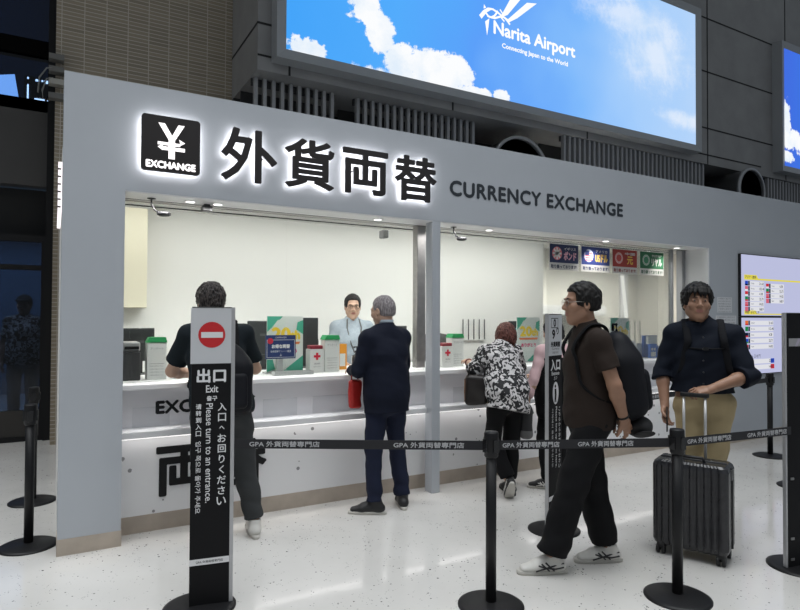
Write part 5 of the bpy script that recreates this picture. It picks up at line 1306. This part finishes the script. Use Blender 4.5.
# --- the person with the pink sleeve
P = Person('person in black dress with pale pink sleeves, half hidden by the entrance sign', 3.745, -.335, 2, 1.47,
           dict(elL=(-.27, -.0, 1.09), wrL=(-.33, .03, .87), elR=(.22, .12, 1.10), wrR=(.10, .36, 1.08), head=(.05, .06, 1.545), neck=(.02, .02, 1.42)), hp=18)
P.make_hair(M_HAIRB, vol=.004, nape=-.10, bob=.11, shag=.006)
P.body({'L': ((-.05, .1, -1), (1, 0, 0), 40), 'R': ((-.5, .8, 0), (0, 0, -1), 30)})
P.shirt(C_PINK, 'blouse', off=.010, sleeve=1.8, sl=(.056, .050), seed=8, collar=False)
g = SDF((-.4, -.35, .4), (.4, .35, 1.3), .008); P.torso(g, .024, low=(0, -.01, .66), fat=.012); g.warp(folds(.006, 1, 4)); g.cut((0, 0, .60), (0, 0, -1)); g.cut((0, 0, 1.30*P.s), (0, 0, 1)); g.build('dress', C_BLACKTR, P.root)
P.trousers(C_BLACKTR, knee=.068, hemr=.058, off=.010, seed=7, end=.97, name='leggings')
P.shoe('L', 38, S_BLACK, S_SOLEW, stripes=S_WHITE); P.shoe('R', -5, S_BLACK, S_SOLEW)
wp = P.w((-.30, .03, .455)); t = thing('tote_bag', 'soft black and grey tote bag hanging from the pink sleeved arm', 'bag', wp, R(50))
g = SDF((-.22, -.12, -.03), (.22, .12, .34), .008); g.box((0, 0, .13), (.15, .055, .13), r=.045); g.cone((-.09, 0, .24), (-.02, 0, .30), .03, .018, .05); g.cone((.09, 0, .24), (.02, 0, .30), .03, .018, .05); g.warp(folds(.010, 1., 5))
g.build('bag_body', [mat('charcoal canvas', (.022, .022, .024), .7), mat('grey canvas', (.13, .13, .13), .7)], t, pick=lambda c: (c[:, 2] < .075))
MB().tube([(-.05, 0, .27), (-.03, 0, .34), (0, 0, .37), (.03, 0, .34), (.05, 0, .27)], .010).build('bag_handle', C_STRAP, t)

# --- the man in brown with the black backpack
P = Person('man in brown short sleeved shirt and black trousers with hands behind his back', 2.675, -1.660, 60, 1.682,
           dict(pelvis=(0, -.055, .93), chest=(0, -.04, 1.22), neck=(0, -.045, 1.420), head=(0, -.005, 1.566), shL=(-.17, -.06, 1.352), elL=(-.225, -.125, 1.105), wrL=(-.150, -.205, .905), shR=(.17, -.05, 1.352), elR=(.225, -.13, 1.105), wrR=(.09, -.235, .90),
                hipL=(-.09, -.055, .89), hipR=(.09, -.055, .89), knL=(-.10, .075, .50), anL=(-.085, .195, .085), knR=(.10, -.095, .49), anR=(.085, -.185, .085)), skin='b', hy=4, hp=2, girth=.94)
P.make_hair(M_HAIRB, vol=.008, fringe=.074, nape=-.045, side=-.018, shag=.007, seed=4)
P.body({'L': ((.35, -.45, -.85), (.5, .3, 0), 30, 4, .5), 'R': ((-.6, -.25, -.7), (0, .9, -.2), 40, 4, .5)}, h=.0045)
P.shirt(C_BROWN, off=.015, sleeve=.66, sl=(.060, .070), hem=(0, 0, .835), hemn=(0, 0, 1), low=(0, -.055, .78), vneck=.05, fat=.016, seed=9)
P.trousers(C_BLACKTR, knee=.090, hemr=.086, seed=9, fold=.006, end=.92)
P.shoe('L', 4, S_WHITE, S_SOLEW, stripes=mat('black shoe stripe', (.014, .014, .015), .5)); P.shoe('R', 4, S_WHITE, S_SOLEW, stripes=mat('black shoe stripe', (.014, .014, .015), .5))
specs(P, mat('thin metal rims', (.30, .28, .26), .3, .8))
MB().lathe([(.030, -.006), (.033, -.005), (.033, .005), (.030, .006)], M=Matrix.Translation(Vector(lerp(P.J['elL'], P.J['wrL'], .92))) @ Vector(P.J['wrL']-P.J['elL']).to_track_quat('Z', 'Y').to_matrix().to_4x4(), n=20).build('wrist_band', M_BLACK, P.root)
backpack('large black backpack on the man in brown', P, (0, -.245, 1.13), (.155, .115, .26), C_PACK, C_STRAP, tilt=-6)
wp = P.w((-.03, -.335, .765)); t = thing('cap', 'black cap held behind the back of the man in brown', 'cap', wp, R(60))
g = SDF((-.14, -.14, -.02), (.14, .14, .16), .006); g.ell((0, 0, .065), (.085, .075, .062), k=.01); g.warp(folds(.006, 1.6, 2)); g.build('cap_crown', mat('black cap cloth', (.010, .010, .011), .7), t)
g = SDF((-.16, -.10, -.02), (.06, .10, .12), .006); g.ell((-.08, 0, .035), (.07, .06, .010), Matrix.Rotation(R(25), 3, 'Y'), k=.01); g.build('cap_visor', mat('black cap cloth', (.010, .010, .011), .7), t)

# --- the man with the suitcase
P = Person('man in dark navy shirt and khaki trousers holding the suitcase handle', 3.79, -1.715, 126, 1.715,
           dict(pelvis=(.02, -.0, .93), chest=(.015, .0, 1.22), neck=(.02, .0, 1.425), head=(.045, .04, 1.555), shL=(-.165, .01, 1.345), elL=(-.245, .075, 1.09), wrL=(-.02, .235, 1.005), shR=(.185, .0, 1.345), elR=(.262, .0, 1.09), wrR=(.245, .10, .865), knL=(-.05, .03, .49), anL=(-.035, -.02, .085), knR=(.10, .03, .49), anR=(.10, -.01, .085)), skin='b', hy=8, hp=-3, hroll=-2, girth=.98)
P.make_hair(M_HAIRB, vol=.016, fringe=.068, nape=-.07, side=-.016, shag=.010, seed=7, tufts=6)
P.body({'L': ((.92, .36, -.12), (.25, -.35, -.9), 48, 2, .7), 'R': ((-.05, .35, -.95), (-.8, .5, .2), 35, 3, .6)}, h=.0045)
P.shirt(C_NAVYSH, off=.022, sleeve={'L': 1.18, 'R': 1.22}, sl=(.060, .062), rolled=True, vneck=.05, hem=(0, 0, .965), hemn=(0, 0, 1), fat=.010, seed=11, fold=.006)
P.trousers(C_KHAKI, off=.008, knee=.074, hemr=.062, seed=11, fold=.006, end=.95)
P.belt_strip(mat('dark brown belt', (.045, .018, .012), .4), t=.17, grow=.010)
P.shoe('L', 10, S_WHITE, S_SOLEW); P.shoe('R', -12, S_WHITE, S_SOLEW)
b = MB()
for k in range(5): 
    z = 1.33-.075*k; b.lathe([(.0001, .0), (.006, .0), (.005, .003), (.0001, .003)], n=10, M=Matrix.Translation((.015*P.s, (.150+.002*k)*P.s, z*P.s)) @ Matrix.Rotation(R(-90), 4, 'X'))
b.build('buttons', mat('dark buttons', (.03, .03, .035), .3), P.root)
backpack('black backpack worn by the man with the suitcase', P, (.0, -.225, 1.15), (.17, .09, .25), C_PACK2, mat('grey black strap', (.010, .0105, .013), .8, spec=.15), tilt=-4, chest=True)
hd = P.J['wrR']; wp = P.w(hd+V3((-.012, .055, -.15))); t = thing('phone', 'black phone in the right hand of the man with the suitcase', 'phone', wp, R(126))
MB().rbox((-.006, -.036, 0), (.003, .036, .15), .003, M=Matrix.Rotation(R(-14), 4, 'X')).build('phone_body', M_BLACKGLOSS, t); MB().box((-.0068, -.032, .006), (-.006, .032, .144), M=Matrix.Rotation(R(-14), 4, 'X')).build('phone_screen', mat('dark phone glass', (.008, .009, .012), .08), t)

# --- the suitcase
t = thing('suitcase', 'ribbed dark grey wheeled suitcase in front of the khaki trousers', 'suitcase', (3.425, -1.875, 0), R(-67.6))
M_CASE = mat('dark grey polycarbonate', (.022, .022, .025), .24, var=.15, vscale=30); M_CASE2 = mat('black case trim', (.010, .010, .011), .4)
W, Dp, Z0, Z1 = .214, .122, .060, .588
def rib_outline(gr):
    pts = []
    def arc(cx, cy, r, a0, a1):
        for i in range(7): a = R(a0+(a1-a0)*i/6); pts.append((cx+r*math.cos(a), cy+r*math.sin(a)))
    n = 9; r = .035
    arc(W-r, Dp-r, r, 0, 90)
    for k in range(n*4+1):
        x = (W-r)-(2*(W-r))*k/(n*4); pts.append((x, Dp-(gr if k % 4 in (1, 2) and 0 < k < n*4 else 0)))
    arc(-W+r, Dp-r, r, 90, 180); arc(-W+r, -Dp+r, r, 180, 270)
    for k in range(n*4+1):
        x = -(W-r)+(2*(W-r))*k/(n*4); pts.append((x, -Dp+(gr if k % 4 in (1, 2) and 0 < k < n*4 else 0)))
    arc(W-r, -Dp+r, r, 270, 360)
    return pts
O = rib_outline(.008); b = MB(); n = len(O); rings = []
for z, k in ((Z0, .84), (Z0+.012, .93), (Z0+.035, 1), (Z1-.035, 1), (Z1-.012, .93), (Z1, .82)):
    rings.append([(x*(1-(1-k)*.55), y*k, z) for x, y in O])
b.add([p for r in rings for p in r], [(j*n+i, j*n+(i+1) % n, (j+1)*n+(i+1) % n, (j+1)*n+i) for j in range(5) for i in range(n)]+[list(range(n))[::-1], [5*n+i for i in range(n)]])
b.build('shell', M_CASE, t)
b = MB()
loop = [(W+.001, 0, Z0+.03), (W+.001, 0, Z1-.03), (W-.03, 0, Z1+.001), (-W+.03, 0, Z1+.001), (-W-.001, 0, Z1-.03), (-W-.001, 0, Z0+.03)]
b.tube(loop, .007, 8).build('zip_seam', M_CASE2, t)
for x, y in ((W-.045, Dp-.04), (-W+.045, Dp-.04), (W-.045, -Dp+.04), (-W+.045, -Dp+.04)):
    o = MB().box((x-.022, y-.020, .040), (x+.022, y+.020, .075)).build('wheel_mount', M_CASE2, t, bevel=.006)
    b = MB()
    for e in (-1, 1): b.lathe([(.008, -.007), (.027, -.009), (.0285, -.006), (.0285, .006), (.027, .009), (.008, .007)], n=20, M=Matrix.Translation((x+e*.016, y, .0285)) @ Matrix.Rotation(R(90), 4, 'Y'))
    b.tube([(x-.02, y, .0285), (x+.02, y, .0285)], .006).build('wheel', mat('black wheel rubber', (.012, .012, .012), .5), t)
HX0, HY = .062, .045
for x in (-HX0, HX0): MB().tube([(x, HY, Z1-.02), (x, HY, .975)], .0085, 10).build('handle_tube', mat('silver handle tube', (.62, .62, .62), .3, .6), t)
MB().rbox((-HX0-.022, HY-.016, .972), (HX0+.022, HY+.016, .998), .012).build('handle_grip', M_CASE2, t, bevel=.006)
MB().box((-.085, HY-.02, Z1-.004), (.085, HY+.02, Z1+.006)).build('handle_socket', M_CASE2, t, bevel=.003)
MB().tube([(-.07, -.03, Z1), (-.06, -.03, Z1+.022), (.06, -.03, Z1+.022), (.07, -.03, Z1)], .010).build('carry_handle', M_CASE2, t)
MB().tube([(-W, .0, .27), (-W-.016, .0, .285), (-W-.016, .0, .40), (-W, .0, .415)], .009).build('side_handle', M_CASE2, t)
for z in (.15, .52): MB().box((-W-.010, -.02, z-.02), (-W+.004, .02, z+.02)).build('side_stud', M_CASE2, t, bevel=.003)
MB().box((W-.002, -.02, .50), (W+.006, .02, .56)).build('lock', mat('grey metal lock', (.2, .2, .2), .3, .8), t)

# --- the figure beyond the dark glass door
P = Person('dim figure in cap and patterned shirt beyond the dark glass door', -.36, 4.85, 170, 1.72, dict(), hy=-5)
P.make_hair(M_HAIRB, vol=0, shag=.003)
P.body({'L': ((0, .1, -1), (1, 0, 0), 30), 'R': ((0, .1, -1), (-1, 0, 0), 30)}, h=.007, face=False)
P.shirt(C_FLOWER, off=.022, sleeve=.75, sl=(.058, .066), fat=.02, h=.009)
P.trousers(mat('grey shorts cloth', (.22, .23, .25), .8), h=.009)
P.shoe('L', 10, S_BLACK, S_SOLEB); P.shoe('R', -10, S_BLACK, S_SOLEB)
g = SDF(P.hp((0, 0, .08))-.16, P.hp((0, 0, .08))+.16, .008); g.ell(P.hp((0, -.01, .05)), (.092, .108, .088), k=.01); g.ell(P.hp((0, .11, .055)), (.075, .07, .010), k=.02); g.cut(P.hp((0, 0, .045)), (0, 0, -1)); g.build('cap', mat('dark cap cloth', (.03, .03, .035), .8), P.root)
# ------------------------------------------------------------------ lights of the place and added fills
def area(name, loc, sx, sy, power, col=(1, 1, 1), rot=(0, 0, 0), spread=180):
    l = bpy.data.lights.new(name, 'AREA'); l.shape = 'RECTANGLE'; l.size = sx; l.size_y = sy; l.energy = power; l.color = col; l.spread = R(spread)
    o = bpy.data.objects.new(name, l); COL.objects.link(o); o.location = loc; o.rotation_euler = rot
    return o
area('hall_ceiling_light', (1.0, -2.4, 7.0), 9, 3.4, 182, (.95, .98, 1.0), spread=95)
area('hall_ceiling_light', (5.5, -7.5, 7.0), 12, 4, 165, (.93, .97, 1.0))
area('hall_ceiling_light', (-4.0, 1.5, 7.0), 4, 5, 150, (.95, .98, 1.0), spread=90)
area('booth_ceiling_light', (1.6, 1.05, 2.56), 2.8, .6, 27, (1, .99, .965))
area('booth_ceiling_light', (4.4, 1.05, 2.56), 2.8, .6, 34, (1, .99, .965))
area('booth_ceiling_light', (7.4, 2.2, 2.56), 2.4, .9, 52, (1, .98, .92), (R(25), 0, 0), 115)
area('upper_glass_fill', (-4, 6.5, 8.5), 6, 2, 160, (.35, .55, 1.0))  # added blue fill that tints the upper dark glass
area('counter_fill_light', (1.5, .06, 2.255), 2.2, .03, 13, (1, .98, .96), (R(37), 0, 0), 86)  # unseen pair of fills, added to brighten the fronts of the counter items
area('counter_fill_light', (3.45, .06, 2.255), 1.3, .03, 8.5, (1, .98, .96), (R(37), 0, 0), 86)
area('far_room_fill', (-2.5, 7.5, 2.9), 6, 2, 190, (.55, .75, 1.0))  # added fill giving the dark door glass its blue
area('far_room_fill', (-1.0, 4.40, 2.85), 2.2, .15, 60, (.80, .88, 1.0), (R(25), 0, 0))  # added between glass and figure to lift the figure's front
w = bpy.data.worlds.new('hall_air'); SC.world = w; w.use_nodes = True
w.node_tree.nodes['Background'].inputs[0].default_value = (.80, .90, 1.0, 1); w.node_tree.nodes['Background'].inputs[1].default_value = .20
SC.view_settings.view_transform = 'Standard'; SC.view_settings.look = 'None'
SC.view_settings.exposure = 0; SC.view_settings.gamma = 1; SC.view_settings.use_curve_mapping = False
SC.cycles.max_bounces = 8; SC.cycles.transparent_max_bounces = 16
SC.cycles.caustics_reflective = False; SC.cycles.caustics_refractive = False
SC.cycles.sample_clamp_indirect = 6
SC.cycles.use_denoising = True
